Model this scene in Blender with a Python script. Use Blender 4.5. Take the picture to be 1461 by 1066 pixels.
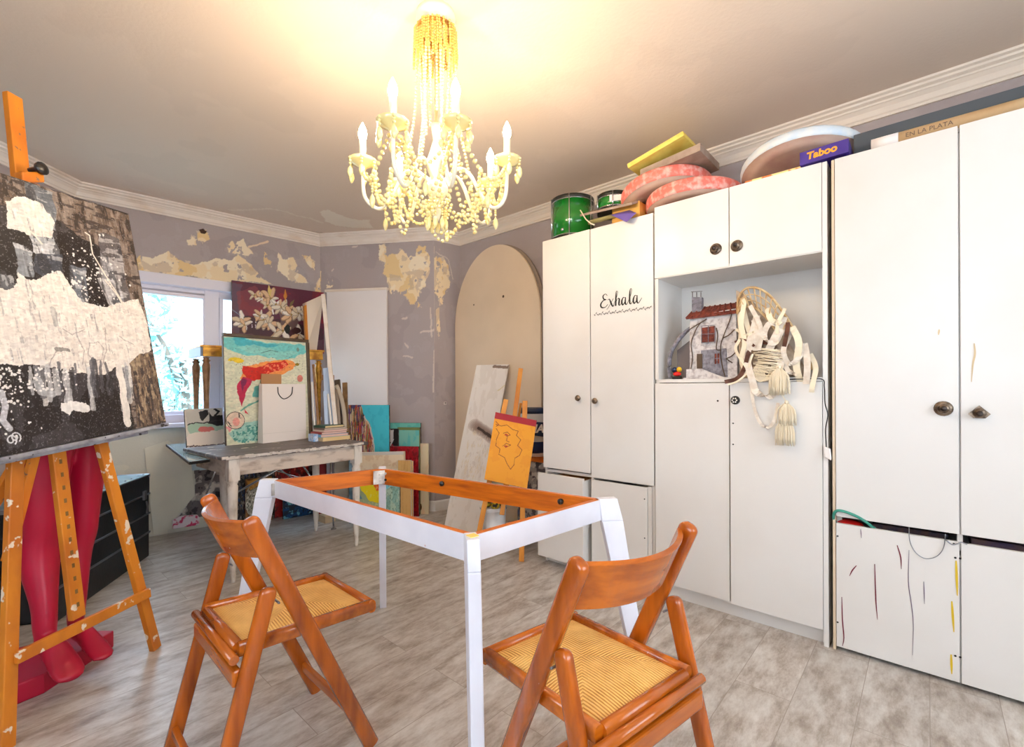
import bpy, bmesh, math, random
import numpy as np
from mathutils import Vector, Matrix
R = random.Random(7)
SC = bpy.context.scene
for o in list(bpy.data.objects): bpy.data.objects.remove(o)

# ------------------------------------------------------------------ camera
CAM_H, FOC, CX, CY, YAW, ROLL = 1.15, 668.6, 730.5, 553.27, 48.357, -0.2297
W_, H_ = 1461, 1066
_y = math.radians(YAW); _b = math.radians(ROLL)
FW = Vector((math.sin(_y), math.cos(_y), 0))
_r0 = Vector((math.cos(_y), -math.sin(_y), 0)); _u0 = Vector((0, 0, 1))
RT = _r0*math.cos(_b) + _u0*math.sin(_b); UP = _u0*math.cos(_b) - _r0*math.sin(_b)
EYE = Vector((0, 0, CAM_H))
cd = bpy.data.cameras.new('camera'); cam = bpy.data.objects.new('camera', cd)
SC.collection.objects.link(cam); SC.camera = cam
cd.sensor_fit = 'HORIZONTAL'; cd.sensor_width = 36.0; cd.lens = FOC*36.0/W_
cd.shift_x = 0.0; cd.shift_y = (CY - H_/2)/W_
cd.clip_start = 0.02; cd.clip_end = 200
m = Matrix((RT, UP, -FW)).transposed().to_4x4(); m.translation = EYE
cam.matrix_world = m

# ------------------------------------------------------------------ world and exposure
SC.view_settings.view_transform = 'Standard'; SC.view_settings.look = 'None'
SC.view_settings.gamma = 1.0; SC.view_settings.use_curve_mapping = False
SC.view_settings.exposure = -0.08
wd = bpy.data.worlds.new('sky'); SC.world = wd; wd.use_nodes = True
_nt = wd.node_tree; _nt.nodes.clear()
_bg = _nt.nodes.new('ShaderNodeBackground'); _wo = _nt.nodes.new('ShaderNodeOutputWorld')
_bg.inputs[0].default_value = (0.66, 0.83, 1.0, 1); _bg.inputs[1].default_value = 5.0
_nt.links.new(_bg.outputs[0], _wo.inputs[0])

def lamp(name, kind, loc, energy, color, aim=None, **kw):
    d = bpy.data.lights.new(name, kind); d.energy = energy; d.color = color
    for k, v in kw.items(): setattr(d, k, v)
    o = bpy.data.objects.new(name, d); SC.collection.objects.link(o); o.location = loc
    if aim is not None:
        o.rotation_euler = (Vector(aim)-Vector(loc)).to_track_quat('-Z', 'Y').to_euler()
    return o
# sun outside, high over the roof, for the trees in the garden
lamp('sun', 'SUN', (0, -3, 8), 5.0, (1, .96, .9), aim=(0.35, 3.0, 4.2), angle=.02)
# added fill lamps at two made-up windows behind the camera; front: studio window daylight
lamp('added_fill_rear', 'AREA', (0.9, -2.02, 1.55), 30, (1.0, .97, .94), aim=(0.9, 0, 1.5), shape='RECTANGLE', size=2.6, size_y=1.5)
lamp('added_fill_side', 'AREA', (-1.72, 0.3, 1.55), 36, (.90, .95, 1.0), aim=(0, 0.3, 1.5), shape='RECTANGLE', size=2.0, size_y=1.4)
lamp('window_daylight_front', 'AREA', (1.5, 6.2, 3.9), 300, (.48, .72, 1.0), aim=(1.1, 3.9, .9), shape='RECTANGLE', size=2.6, size_y=1.6)

# ------------------------------------------------------------------ pixel -> place helpers
def ray(px, py): return FW + RT*((px-CX)/FOC) - UP*((py-CY)/FOC)
def _on(ax, px, py, v):
    d = ray(px, py); return EYE + d*((v-EYE[ax])/d[ax])
def onX(px, py, v): return _on(0, px, py, v)
def onY(px, py, v): return _on(1, px, py, v)
def onZ(px, py, v): return _on(2, px, py, v)
def at(px, py, d): return EYE + ray(px, py)*d
def onP(px, py, p0, n):
    d = ray(px, py); return EYE + d*(((Vector(p0)-EYE).dot(n))/d.dot(n))

# ------------------------------------------------------------------ object helpers
def lin(c):
    return tuple(((x/255)/12.92 if x/255 <= .04045 else ((x/255+.055)/1.055)**2.4) for x in c)
ORG = {}
def link(o): SC.collection.objects.link(o); return o
def tag(o, label=None, cat=None, group=None, kind=None):
    if label: o['label'] = label
    if cat: o['category'] = cat
    if group: o['group'] = group
    if kind: o['kind'] = kind
    return o
def thing(name, loc, label, cat, group=None):
    o = bpy.data.objects.new(name, None); link(o); o.location = loc; o.empty_display_size = .05
    ORG[o.name] = Vector(loc); return tag(o, label, cat, group)

class MB:
    def __init__(s): s.v = []; s.f = []; s.m = []; s.sm = []
    def add(s, vs, fs, mi=0, smooth=False):
        b = len(s.v); s.v += [Vector(v) for v in vs]
        for f in fs: s.f.append([b+i for i in f]); s.m.append(mi); s.sm.append(smooth)
        return s
    def box(s, lo, hi, mi=0):
        x0, y0, z0 = lo; x1, y1, z1 = hi
        return s.hexa([(x0,y0,z0),(x1,y0,z0),(x1,y1,z0),(x0,y1,z0),(x0,y0,z1),(x1,y0,z1),(x1,y1,z1),(x0,y1,z1)], mi)
    def hexa(s, p, mi=0):
        p = [Vector(q) for q in p]
        if (p[1]-p[0]).cross(p[3]-p[0]).dot(p[4]-p[0]) < 0: p = [p[3],p[2],p[1],p[0],p[7],p[6],p[5],p[4]]
        return s.add(p, [(0,3,2,1),(4,5,6,7),(0,1,5,4),(1,2,6,5),(2,3,7,6),(3,0,4,7)], mi)
    def obox(s, o, u, v, w, mi=0):
        o, u, v, w = map(Vector, (o, u, v, w))
        return s.hexa([o, o+u, o+u+v, o+v, o+w, o+u+w, o+u+v+w, o+v+w], mi)
    def bar(s, a, b, w, h, side=(0,0,1), mi=0):
        """rectangular bar from a to b, w across, h along 'side'"""
        a = Vector(a); b = Vector(b); t = (b-a).normalized()
        x = t.cross(Vector(side)).normalized(); y = x.cross(t).normalized()
        return s.obox(a - x*w/2 - y*h/2, x*w, y*h, b-a, mi)
    def prism(s, poly, ext, mi=0, smooth=False):
        n = len(poly); P = [Vector(p) for p in poly]; E = Vector(ext)
        s.add(P + [p+E for p in P], [list(range(n))[::-1], list(range(n, 2*n))] , mi)
        b = len(s.v)-2*n
        for i in range(n):
            j = (i+1) % n; s.f.append([b+i, b+j, b+n+j, b+n+i]); s.m.append(mi); s.sm.append(smooth)
        return s
    def sweep(s, pts, rad, n=10, mi=0, side=None, cap=True, smooth=True, power=1.0, closed=False):
        """tube along pts; rad = number or list of numbers / (rx, ry)"""
        P = [Vector(p) for p in pts]; N = len(P)
        if not isinstance(rad, (list, tuple)) or (isinstance(rad, tuple)): rad = [rad]*N
        t0 = (P[1]-P[0]).normalized()
        ref = Vector(side) if side else (Vector((0,0,1)) if abs(t0.z) < .9 else Vector((1,0,0)))
        vs = []; x = (ref - t0*ref.dot(t0)).normalized()
        for i in range(N):
            if closed: t = (P[(i+1) % N]-P[i-1]).normalized()
            else: t = ((P[min(i+1, N-1)]-P[max(i-1, 0)])).normalized()
            if side: x = (Vector(side) - t*Vector(side).dot(t)).normalized()
            else:
                x = x - t*x.dot(t)
                x = x.normalized() if x.length > 1e-6 else t.orthogonal().normalized()
            y = t.cross(x)
            r = rad[i]; rx, ry = (r if isinstance(r, (tuple, list)) else (r, r))
            for k in range(n):
                a = 2*math.pi*k/n; ca, sa = math.cos(a), math.sin(a)
                if power != 1.0:
                    ca = math.copysign(abs(ca)**power, ca); sa = math.copysign(abs(sa)**power, sa)
                vs.append(P[i] + x*(rx*ca) + y*(ry*sa))
        fs = []
        M = N if closed else N-1
        for i in range(M):
            for k in range(n):
                a = i*n+k; b = i*n+(k+1) % n; c = ((i+1) % N)*n+(k+1) % n; d = ((i+1) % N)*n+k
                fs.append((a, b, c, d))
        s.add(vs, fs, mi, smooth)
        if cap and not closed:
            b = len(s.v)-len(vs)
            s.f.append([b+k for k in range(n)][::-1]); s.m.append(mi); s.sm.append(False)
            s.f.append([b+(N-1)*n+k for k in range(n)]); s.m.append(mi); s.sm.append(False)
        return s
    def lathe(s, prof, c, n=20, mi=0, axis=(0,0,1), smooth=True):
        c = Vector(c); ax = Vector(axis).normalized(); x = ax.orthogonal().normalized(); y = ax.cross(x)
        vs = []
        for r, z in prof:
            for k in range(n):
                a = 2*math.pi*k/n; vs.append(c + ax*z + x*(r*math.cos(a)) + y*(r*math.sin(a)))
        fs = [(i*n+k, i*n+(k+1) % n, (i+1)*n+(k+1) % n, (i+1)*n+k) for i in range(len(prof)-1) for k in range(n)]
        s.add(vs, fs, mi, smooth); b = len(s.v)-len(vs)
        if prof[0][0] > 1e-4: s.f.append([b+k for k in range(n)][::-1]); s.m.append(mi); s.sm.append(False)
        if prof[-1][0] > 1e-4: s.f.append([b+(len(prof)-1)*n+k for k in range(n)]); s.m.append(mi); s.sm.append(False)
        return s
    def ball(s, c, r, mi=0, seg=8, rings=5, sq=(1,1,1)):
        c = Vector(c); vs = [c+Vector((0,0,-r*sq[2]))]
        for i in range(1, rings):
            ph = -math.pi/2+math.pi*i/rings
            for k in range(seg):
                a = 2*math.pi*k/seg
                vs.append(c+Vector((r*sq[0]*math.cos(ph)*math.cos(a), r*sq[1]*math.cos(ph)*math.sin(a), r*sq[2]*math.sin(ph))))
        vs.append(c+Vector((0,0,r*sq[2]))); T = len(vs)-1; fs = []
        for k in range(seg):
            fs.append((0, 1+(k+1) % seg, 1+k)); fs.append((T, 1+(rings-2)*seg+k, 1+(rings-2)*seg+(k+1) % seg))
        for i in range(rings-2):
            for k in range(seg):
                a = 1+i*seg+k; b = 1+i*seg+(k+1) % seg; fs.append((a, b, b+seg, a+seg))
        return s.add(vs, fs, mi, True)
    def ribbon(s, pts, w, side, th=.0015, mi=0):
        P = [Vector(p) for p in pts]; N = len(P); vs = []
        for i in range(N):
            t = (P[min(i+1, N-1)]-P[max(i-1, 0)]).normalized()
            sd = side[i] if isinstance(side, list) else side
            x = (Vector(sd)-t*Vector(sd).dot(t)).normalized(); n = t.cross(x)
            ww = w[i] if isinstance(w, list) else w
            vs += [P[i]-x*ww/2-n*th/2, P[i]+x*ww/2-n*th/2, P[i]+x*ww/2+n*th/2, P[i]-x*ww/2+n*th/2]
        fs = [(0,3,2,1), tuple(4*(N-1)+k for k in (0,1,2,3))]
        for i in range(N-1):
            for k in range(4): fs.append((4*i+k, 4*i+(k+1) % 4, 4*i+4+(k+1) % 4, 4*i+4+k))
        return s.add(vs, fs, mi, False)
    def build(s, name, mats, parent=None, bevel=0, seg=2, origin=None, mods=None):
        me = bpy.data.meshes.new(name)
        if parent is not None: o0 = ORG[parent.name]
        elif origin is not None: o0 = Vector(origin)
        else:
            lo = [min(v[i] for v in s.v) for i in range(3)]; hi = [max(v[i] for v in s.v) for i in range(3)]
            o0 = Vector(((lo[0]+hi[0])/2, (lo[1]+hi[1])/2, lo[2]))
        me.from_pydata([tuple(v-o0) for v in s.v], [], s.f)
        mats = mats if isinstance(mats, (list, tuple)) else [mats]
        for mm in mats: me.materials.append(mm)
        me.polygons.foreach_set('material_index', s.m); me.polygons.foreach_set('use_smooth', s.sm)
        me.update()
        bm = bmesh.new(); bm.from_mesh(me); bmesh.ops.recalc_face_normals(bm, faces=bm.faces); bm.to_mesh(me); bm.free()
        o = bpy.data.objects.new(name, me); link(o)
        if parent is not None: o.parent = parent
        else: o.location = o0
        ORG[o.name] = o0
        if bevel:
            b = o.modifiers.new('bevel', 'BEVEL'); b.width = bevel; b.segments = seg; b.limit_method = 'ANGLE'; b.angle_limit = math.radians(40)
        return o
def cr(pts, n=6):
    """Catmull-Rom through points (Vectors or tuples of any length)"""
    P = [np.array(p, float) for p in pts]; P = [2*P[0]-P[1]] + P + [2*P[-1]-P[-2]]; out = []
    for i in range(1, len(P)-2):
        for k in range(n):
            t = k/n; a, b, c, d = P[i-1], P[i], P[i+1], P[i+2]
            out.append(.5*((2*b)+(-a+c)*t+(2*a-5*b+4*c-d)*t*t+(-a+3*b-3*c+d)*t**3))
    out.append(P[-2]); return [tuple(q) for q in out]

# ------------------------------------------------------------------ materials
def newmat(name):
    mt = bpy.data.materials.new(name); mt.use_nodes = True
    nt = mt.node_tree; return mt, nt, nt.nodes['Principled BSDF']
def N(nt, t, **kw):
    n = nt.nodes.new(t)
    for k, v in kw.items():
        if k.startswith('i_'): n.inputs[k[2:].replace('_', ' ')].default_value = v
        else: setattr(n, k, v)
    return n
def mat(name, col, rough=.5, metal=0, col2=None, scale=6, stretch=(1,1,1), detail=4, lo=.35, hi=.65, bump=0, bscale=None, coat=0, spec=None, speck=None, speck_amt=.62, speck_scale=30, emit=None):
    mt, nt, b = newmat(name); L = nt.links
    b.inputs['Roughness'].default_value = rough; b.inputs['Metallic'].default_value = metal
    if coat: b.inputs['Coat Weight'].default_value = coat; b.inputs['Coat Roughness'].default_value = .15
    if spec is not None: b.inputs['Specular IOR Level'].default_value = spec
    c1 = (*lin(col), 1); b.inputs['Base Color'].default_value = c1
    src = None
    if col2 or bump or speck:
        tc = N(nt, 'ShaderNodeTexCoord'); mp = N(nt, 'ShaderNodeMapping'); mp.inputs['Scale'].default_value = stretch
        L.new(tc.outputs['Object'], mp.inputs['Vector'])
        no = N(nt, 'ShaderNodeTexNoise'); no.inputs['Scale'].default_value = scale; no.inputs['Detail'].default_value = detail
        L.new(mp.outputs[0], no.inputs['Vector'])
    if col2:
        rp = N(nt, 'ShaderNodeMapRange'); rp.inputs['From Min'].default_value = lo; rp.inputs['From Max'].default_value = hi
        L.new(no.outputs['Fac'], rp.inputs['Value'])
        mx = N(nt, 'ShaderNodeMix', data_type='RGBA'); mx.inputs['A'].default_value = c1; mx.inputs['B'].default_value = (*lin(col2), 1)
        L.new(rp.outputs[0], mx.inputs['Factor']); src = mx.outputs['Result']
    if speck:
        n2 = N(nt, 'ShaderNodeTexNoise'); n2.inputs['Scale'].default_value = speck_scale; n2.inputs['Detail'].default_value = 3
        L.new(tc.outputs['Object'], n2.inputs['Vector'])
        r2 = N(nt, 'ShaderNodeMapRange'); r2.inputs['From Min'].default_value = speck_amt; r2.inputs['From Max'].default_value = speck_amt+.03
        L.new(n2.outputs['Fac'], r2.inputs['Value'])
        m2 = N(nt, 'ShaderNodeMix', data_type='RGBA'); m2.inputs['A'].default_value = c1; m2.inputs['B'].default_value = (*lin(speck), 1)
        if src: L.new(src, m2.inputs['A'])
        L.new(r2.outputs[0], m2.inputs['Factor']); src = m2.outputs['Result']
    if src: L.new(src, b.inputs['Base Color'])
    if bump:
        bp = N(nt, 'ShaderNodeBump'); bp.inputs['Strength'].default_value = bump; bp.inputs['Distance'].default_value = .01
        if bscale:
            n3 = N(nt, 'ShaderNodeTexNoise'); n3.inputs['Scale'].default_value = bscale; n3.inputs['Detail'].default_value = 5
            L.new(mp.outputs[0], n3.inputs['Vector']); L.new(n3.outputs['Fac'], bp.inputs['Height'])
        else: L.new(no.outputs['Fac'], bp.inputs['Height'])
        L.new(bp.outputs[0], b.inputs['Normal'])
    if emit:
        b.inputs['Emission Color'].default_value = (*emit[0], 1); b.inputs['Emission Strength'].default_value = emit[1]
    return mt
def colmat(name, rough=.5, bump=.0, spec=.4):
    """colour read from the mesh's own painted colours (artworks, peeling walls)"""
    mt, nt, b = newmat(name); L = nt.links
    a = N(nt, 'ShaderNodeAttribute', attribute_name='paint'); L.new(a.outputs['Color'], b.inputs['Base Color'])
    b.inputs['Roughness'].default_value = rough; b.inputs['Specular IOR Level'].default_value = spec
    if bump:
        tc = N(nt, 'ShaderNodeTexCoord'); no = N(nt, 'ShaderNodeTexNoise'); no.inputs['Scale'].default_value = 60; no.inputs['Detail'].default_value = 4
        L.new(tc.outputs['Object'], no.inputs['Vector'])
        bp = N(nt, 'ShaderNodeBump'); bp.inputs['Strength'].default_value = bump; bp.inputs['Distance'].default_value = .004
        L.new(no.outputs['Fac'], bp.inputs['Height']); L.new(bp.outputs[0], b.inputs['Normal'])
    return mt
M = {}
M['white'] = mat('white_laminate', (234,230,225), .32, col2=(227,221,213), scale=1.6, lo=.45, hi=.75)
M['white_side'] = mat('white_laminate_edge', (226,220,212), .4)
M['gap'] = mat('dark_gap', (60,52,48), .8)
M['cornice_clean'] = mat('clean_cornice_plaster', (240,226,210), .55)
M['cornice'] = mat('cornice_plaster', (240,228,216), .6, col2=(222,200,176), scale=5, lo=.5, hi=.8, stretch=(1,1,3), bump=.15)
M['ceiling'] = None
M['tablewhite'] = mat('white_table_paint', (238,238,246), .4, col2=(222,222,232), scale=4, speck=(200,150,140), speck_amt=.74, speck_scale=14)
M['pine'] = mat('bare_orange_pine', (222,116,8), .45, col2=(160,66,2), scale=5, stretch=(1,1,9), lo=.4, hi=.75, detail=6)
M['chairwood'] = mat('honey_pine_varnish', (200,100,14), .26, col2=(132,54,4), speck=(244,226,200), speck_amt=.745, speck_scale=34, scale=30, stretch=(1,1,.12), lo=.35, hi=.75, coat=.5, detail=5)
M['chairwood_h'] = mat('honey_pine_varnish_cross', (206,108,18), .26, col2=(140,60,6), speck=(244,226,200), speck_amt=.745, speck_scale=34, scale=30, stretch=(.12,1,1), lo=.35, hi=.75, coat=.5, detail=5)
M['easelwood'] = mat('orange_easel_wood', (232,142,30), .42, col2=(205,108,14), scale=12, stretch=(1,1,.3), speck=(140,105,80), speck_amt=.63, speck_scale=26, coat=.2)
M['easelwood2'] = mat('paint_splashed_easel_wood', (226,140,38), .45, col2=(196,110,30), scale=10, stretch=(1,1,.4), speck=(238,222,200), speck_amt=.62, speck_scale=22)
M['lighteasel'] = mat('light_easel_wood', (226,150,50), .5, col2=(196,116,28), scale=14, stretch=(1,1,.3))
M['magenta'] = mat('crimson_mannequin_plastic', (196,22,62), .36, col2=(180,16,52), scale=3)
M['trunk'] = mat('black_trunk_shell', (34,42,50), .42, col2=(20,26,34), scale=5, bump=.1, bscale=60)
M['trunk_top'] = mat('worn_trunk_lid', (128,150,150), .4, col2=(90,120,126), scale=6, speck=(190,200,170), speck_scale=12)
M['steel'] = mat('worn_steel', (150,152,158), .32, 1.0)
M['chrome'] = mat('chrome', (210,214,222), .15, 1.0)
M['zinc'] = mat('zinc_plate', (236,232,224), .35, .4, col2=(170,160,150), scale=18)
M['oldwood'] = mat('grey_distressed_paint', (205,190,176), .6, col2=(120,100,88), scale=16, stretch=(.6,.6,1.6), lo=.5, hi=.8, bump=.3, detail=7)
M['oldtop'] = mat('weathered_table_top', (120,112,112), .5, col2=(86,74,72), scale=9, stretch=(.4,2.5,1), speck=(206,190,172), speck_amt=.64, speck_scale=12, bump=.3)
M['oldleg'] = mat('chipped_white_leg_paint', (222,214,204), .6, col2=(160,142,124), scale=20, stretch=(1,1,.4), lo=.5, hi=.75, bump=.3)
M['gold'] = mat('gold_leaf', (206,150,50), .35, .55, col2=(150,98,30), scale=22, bump=.2)
M['bronze'] = mat('bronze_fluted_wood', (176,132,92), .45, .2, col2=(140,98,62), scale=20)
M['canvas'] = mat('raw_canvas', (234,222,206), .8, bump=.1, bscale=200)
M['canvas_edge'] = mat('painted_canvas_edge', (120,112,108), .7, col2=(60,56,58), scale=20, lo=.4, hi=.6)
M['darkframe'] = mat('dark_brown_frame', (74,60,48), .4, col2=(96,78,60), scale=14)
M['paper'] = mat('white_bag_paper', (246,238,232), .7)
M['kraft'] = mat('kraft_paper', (190,142,98), .8)
M['cord'] = mat('black_cord', (24,22,24), .6)
M['cream'] = mat('cream_board', (236,214,186), .55, col2=(226,204,176), scale=1.8)
M['screen'] = mat('white_screen_panel', (240,233,230), .5)
M['bulb'] = mat('lit_bulb', (255,240,210), .4, emit=((1.0,.78,.53), 520))
M['bulb_dim'] = mat('lit_candle_tip', (255,240,210), .4, emit=((1.0,.80,.50), 120))
M['chandelier'] = mat('white_chandelier_enamel', (250,240,214), .3)
M['crystal'] = mat('yellow_crystal', (255,236,164), .12, spec=.9, coat=.6)
M['crystal2'] = mat('amber_crystal_fringe', (240,196,96), .15, spec=.9, coat=.5)
M['greendrum'] = mat('green_drum_wrap', (10,120,30), .18, coat=.8)
M['drumhoop'] = mat('dark_drum_hoop', (30,34,30), .4)
M['red'] = mat('dark_red_paint', (176,14,26), .4, col2=(130,8,18), scale=30, bump=.2)
M['fabric_cream'] = mat('cream_ribbon', (242,228,200), .8)
M['fabric_white'] = mat('white_lace_ribbon', (238,228,214), .8, col2=(220,204,186), scale=40)
M['fabric_brown'] = mat('brown_ribbon', (110,66,46), .7, col2=(80,44,30), scale=20)
M['wicker'] = mat('pale_wicker', (222,196,150), .7, col2=(190,150,100), scale=30)
M['stone'] = mat('grey_miniature_stone', (150,148,158), .8, col2=(110,106,116), scale=60, bump=.6)
M['blue'] = mat('blue_label', (24,60,120), .4)
M['navy'] = mat('navy_lid', (22,40,74), .4)
M['bucket'] = mat('white_bucket_plastic', (232,230,228), .35)
M['red_plastic'] = mat('bright_red_plastic', (220,30,26), .35)
M['teal'] = mat('teal_hose', (60,150,130), .4)
M['darkglass'] = mat('dark', (30,30,32), .3)
M['black'] = mat('black', (16,16,18), .5)
M['frameblue'] = mat('window_frame_paint', (228,226,240), .35)

# ------------------------------------------------------------------ small painter for artworks and walls
def vnoise(h, w, sy, sx, seed):
    rg = np.random.RandomState(seed); gy, gx = int(sy)+2, int(sx)+2; g = rg.rand(gy, gx)
    y = np.linspace(0, sy, h, endpoint=False); x = np.linspace(0, sx, w, endpoint=False)
    y0 = y.astype(int); x0 = x.astype(int); fy = (y-y0); fx = (x-x0); fy = fy*fy*(3-2*fy); fx = fx*fx*(3-2*fx)
    a = g[np.ix_(y0, x0)]; b = g[np.ix_(y0, x0+1)]; c = g[np.ix_(y0+1, x0)]; d = g[np.ix_(y0+1, x0+1)]
    return (a*(1-fx)+b*fx)*(1-fy)[:, None]+(c*(1-fx)+d*fx)*fy[:, None]
def fbm(h, w, sy, sx, seed, oct=4):
    r = np.zeros((h, w)); a = 1.; t = 0
    for o in range(oct):
        r += a*vnoise(h, w, sy*2**o, sx*2**o, seed+o*17); t += a; a *= .5
    return r/t
class Cv:
    """h x w colour grid over a flat rectangle; to(px,py) gives its u,v for a point seen in the photograph"""
    def __init__(s, w, h, col, org=None, U=None, V=None):
        s.w, s.h = w, h; s.a = np.zeros((h, w, 3)); s.a[:] = np.array(col)/255.
        s.org, s.U, s.V = org, U, V
        yy, xx = np.mgrid[0:h, 0:w]; s.u = xx/(w-1); s.v = yy/(h-1); s.jx = 0; s.jy = 0
    def to(s, px, py):
        n = s.U.cross(s.V); p = onP(px, py, s.org, n)-s.org
        return (p.dot(s.U)/s.U.length_squared, p.dot(s.V)/s.V.length_squared)
    def jitter(s, amp, sc, seed=1):
        s.jx = (fbm(s.h, s.w, sc, sc*s.w/s.h, seed)-.5)*amp*2; s.jy = (fbm(s.h, s.w, sc, sc*s.w/s.h, seed+50)-.5)*amp*2
        if amp == 0: s.jx = s.jy = 0
    def mask_poly(s, P, photo=True):
        if photo: P = [s.to(*p) for p in P]
        X = s.u+s.jx; Y = s.v+s.jy; m = np.zeros((s.h, s.w), bool); n = len(P)
        for i in range(n):
            x0, y0 = P[i]; x1, y1 = P[(i+1) % n]
            if y0 == y1: continue
            c = ((Y >= min(y0, y1)) & (Y < max(y0, y1))); m ^= c & (X < (x1-x0)*(Y-y0)/(y1-y0)+x0)
        return m
    def put(s, m, col, al=1.):
        c = np.array(col)/255.; k = (m.astype(float)*al)[..., None]; s.a = s.a*(1-k)+c*k; return s
    def poly(s, P, col, al=1., photo=True): return s.put(s.mask_poly(P, photo), col, al)
    def mask_ell(s, c, rx, ry, rot=0, photo=True):
        """centre and radii in photo pixels (photo=True) else in u,v"""
        if photo:
            cu, cv = s.to(*c); a = s.to(c[0]+1, c[1]); b = s.to(c[0], c[1]-1)
            J = np.array([[a[0]-cu, b[0]-cu], [a[1]-cv, b[1]-cv]]); Ji = np.linalg.inv(J)
            du = s.u+s.jx-cu; dv = s.v+s.jy-cv; x = Ji[0,0]*du+Ji[0,1]*dv; y = Ji[1,0]*du+Ji[1,1]*dv
        else: x = s.u+s.jx-c[0]; y = s.v+s.jy-c[1]
        t = math.radians(rot); X = x*math.cos(t)+y*math.sin(t); Y = -x*math.sin(t)+y*math.cos(t)
        return (X/rx)**2+(Y/ry)**2 <= 1
    def ell(s, c, rx, ry, col, rot=0, al=1., photo=True): return s.put(s.mask_ell(c, rx, ry, rot, photo), col, al)
    def line(s, P, wd, col, al=1., photo=True):
        """wd is a fraction of the height"""
        if photo: P = [s.to(*p) for p in P]
        ar = (s.U.length/s.V.length) if s.U else s.w/s.h; m = np.zeros((s.h, s.w), bool)
        X = (s.u+s.jx)*ar; Y = s.v+s.jy
        for i in range(len(P)-1):
            ax, ay = P[i][0]*ar, P[i][1]; bx, by = P[i+1][0]*ar, P[i+1][1]; dx, dy = bx-ax, by-ay; q = dx*dx+dy*dy+1e-12
            t = np.clip(((X-ax)*dx+(Y-ay)*dy)/q, 0, 1); m |= (X-ax-t*dx)**2+(Y-ay-t*dy)**2 < (wd/2)**2
        return s.put(m, col, al)
    def n(s, sy, sx, seed, oct=4): return fbm(s.h, s.w, sy, sx, seed, oct)
def art_mesh(name, cv, org, U, V, th, mats, parent=None, keep=None, wrap=True):
    """front grid carrying the painted colours + a solid body behind it; thickness along -normal"""
    org, U, V = Vector(org), Vector(U), Vector(V); n = U.cross(V).normalized(); h, w = cv.h, cv.w
    o0 = ORG[parent.name] if parent is not None else org+U*.5
    uu, vv = np.meshgrid(np.linspace(0, 1, w), np.linspace(0, 1, h))
    P = np.array(org-o0)[None, None]+uu[..., None]*np.array(U)+vv[..., None]*np.array(V)
    co = P.reshape(-1, 3); idx = np.arange(h*w).reshape(h, w)
    q = np.stack([idx[:-1, :-1], idx[:-1, 1:], idx[1:, 1:], idx[1:, :-1]], -1)
    if keep is not None:
        k = keep[:-1, :-1] & keep[1:, 1:] & keep[:-1, 1:] & keep[1:, :-1]; q = q[k]
    q = q.reshape(-1, 4); nb = len(co)
    faces = q.tolist(); mi = [0]*len(faces)
    if wrap:
        c = [org-o0, org+U-o0, org+U+V-o0, org+V-o0]; ins = .0005
        ex = [tuple(p-n*ins) for p in c]+[tuple(p-n*th) for p in c]
        co = np.concatenate([co, np.array(ex)]); b = nb
        faces += [[b+4,b+7,b+6,b+5],[b+0,b+4,b+5,b+1],[b+1,b+5,b+6,b+2],[b+2,b+6,b+7,b+3],[b+3,b+7,b+4,b+0],[b+0,b+1,b+2,b+3]]; mi += [1]*6
    me = bpy.data.meshes.new(name); me.from_pydata(co.tolist(), [], faces)
    for mm in mats: me.materials.append(mm)
    me.polygons.foreach_set('material_index', mi)
    at_ = me.color_attributes.new('paint', 'FLOAT_COLOR', 'POINT')
    a = np.clip(cv.a, 0, 1); a = np.where(a <= .04045, a/12.92, ((a+.055)/1.055)**2.4)
    full = np.ones((len(co), 4)); full[:nb, :3] = a.reshape(-1, 3); at_.data.foreach_set('color', full.ravel().astype(np.float32))
    me.update(); o = bpy.data.objects.new(name, me); link(o)
    if parent is not None: o.parent = parent
    else: o.location = o0
    ORG[o.name] = o0; return o
M['art'] = colmat('artist_paint', .45, .35)
M['artflat'] = colmat('flat_paint', .5, .05)
M['wallpaint'] = colmat('wall_paint', .7, .25, .3)
def frame_pt(p, U, n, lean):
    """horizontal direction U, outward normal n (towards the room); lean in degrees away from the room -> up vector"""
    a = math.radians(lean); return (Vector((0,0,1))*math.cos(a)-n*math.sin(a)).normalized()
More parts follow.
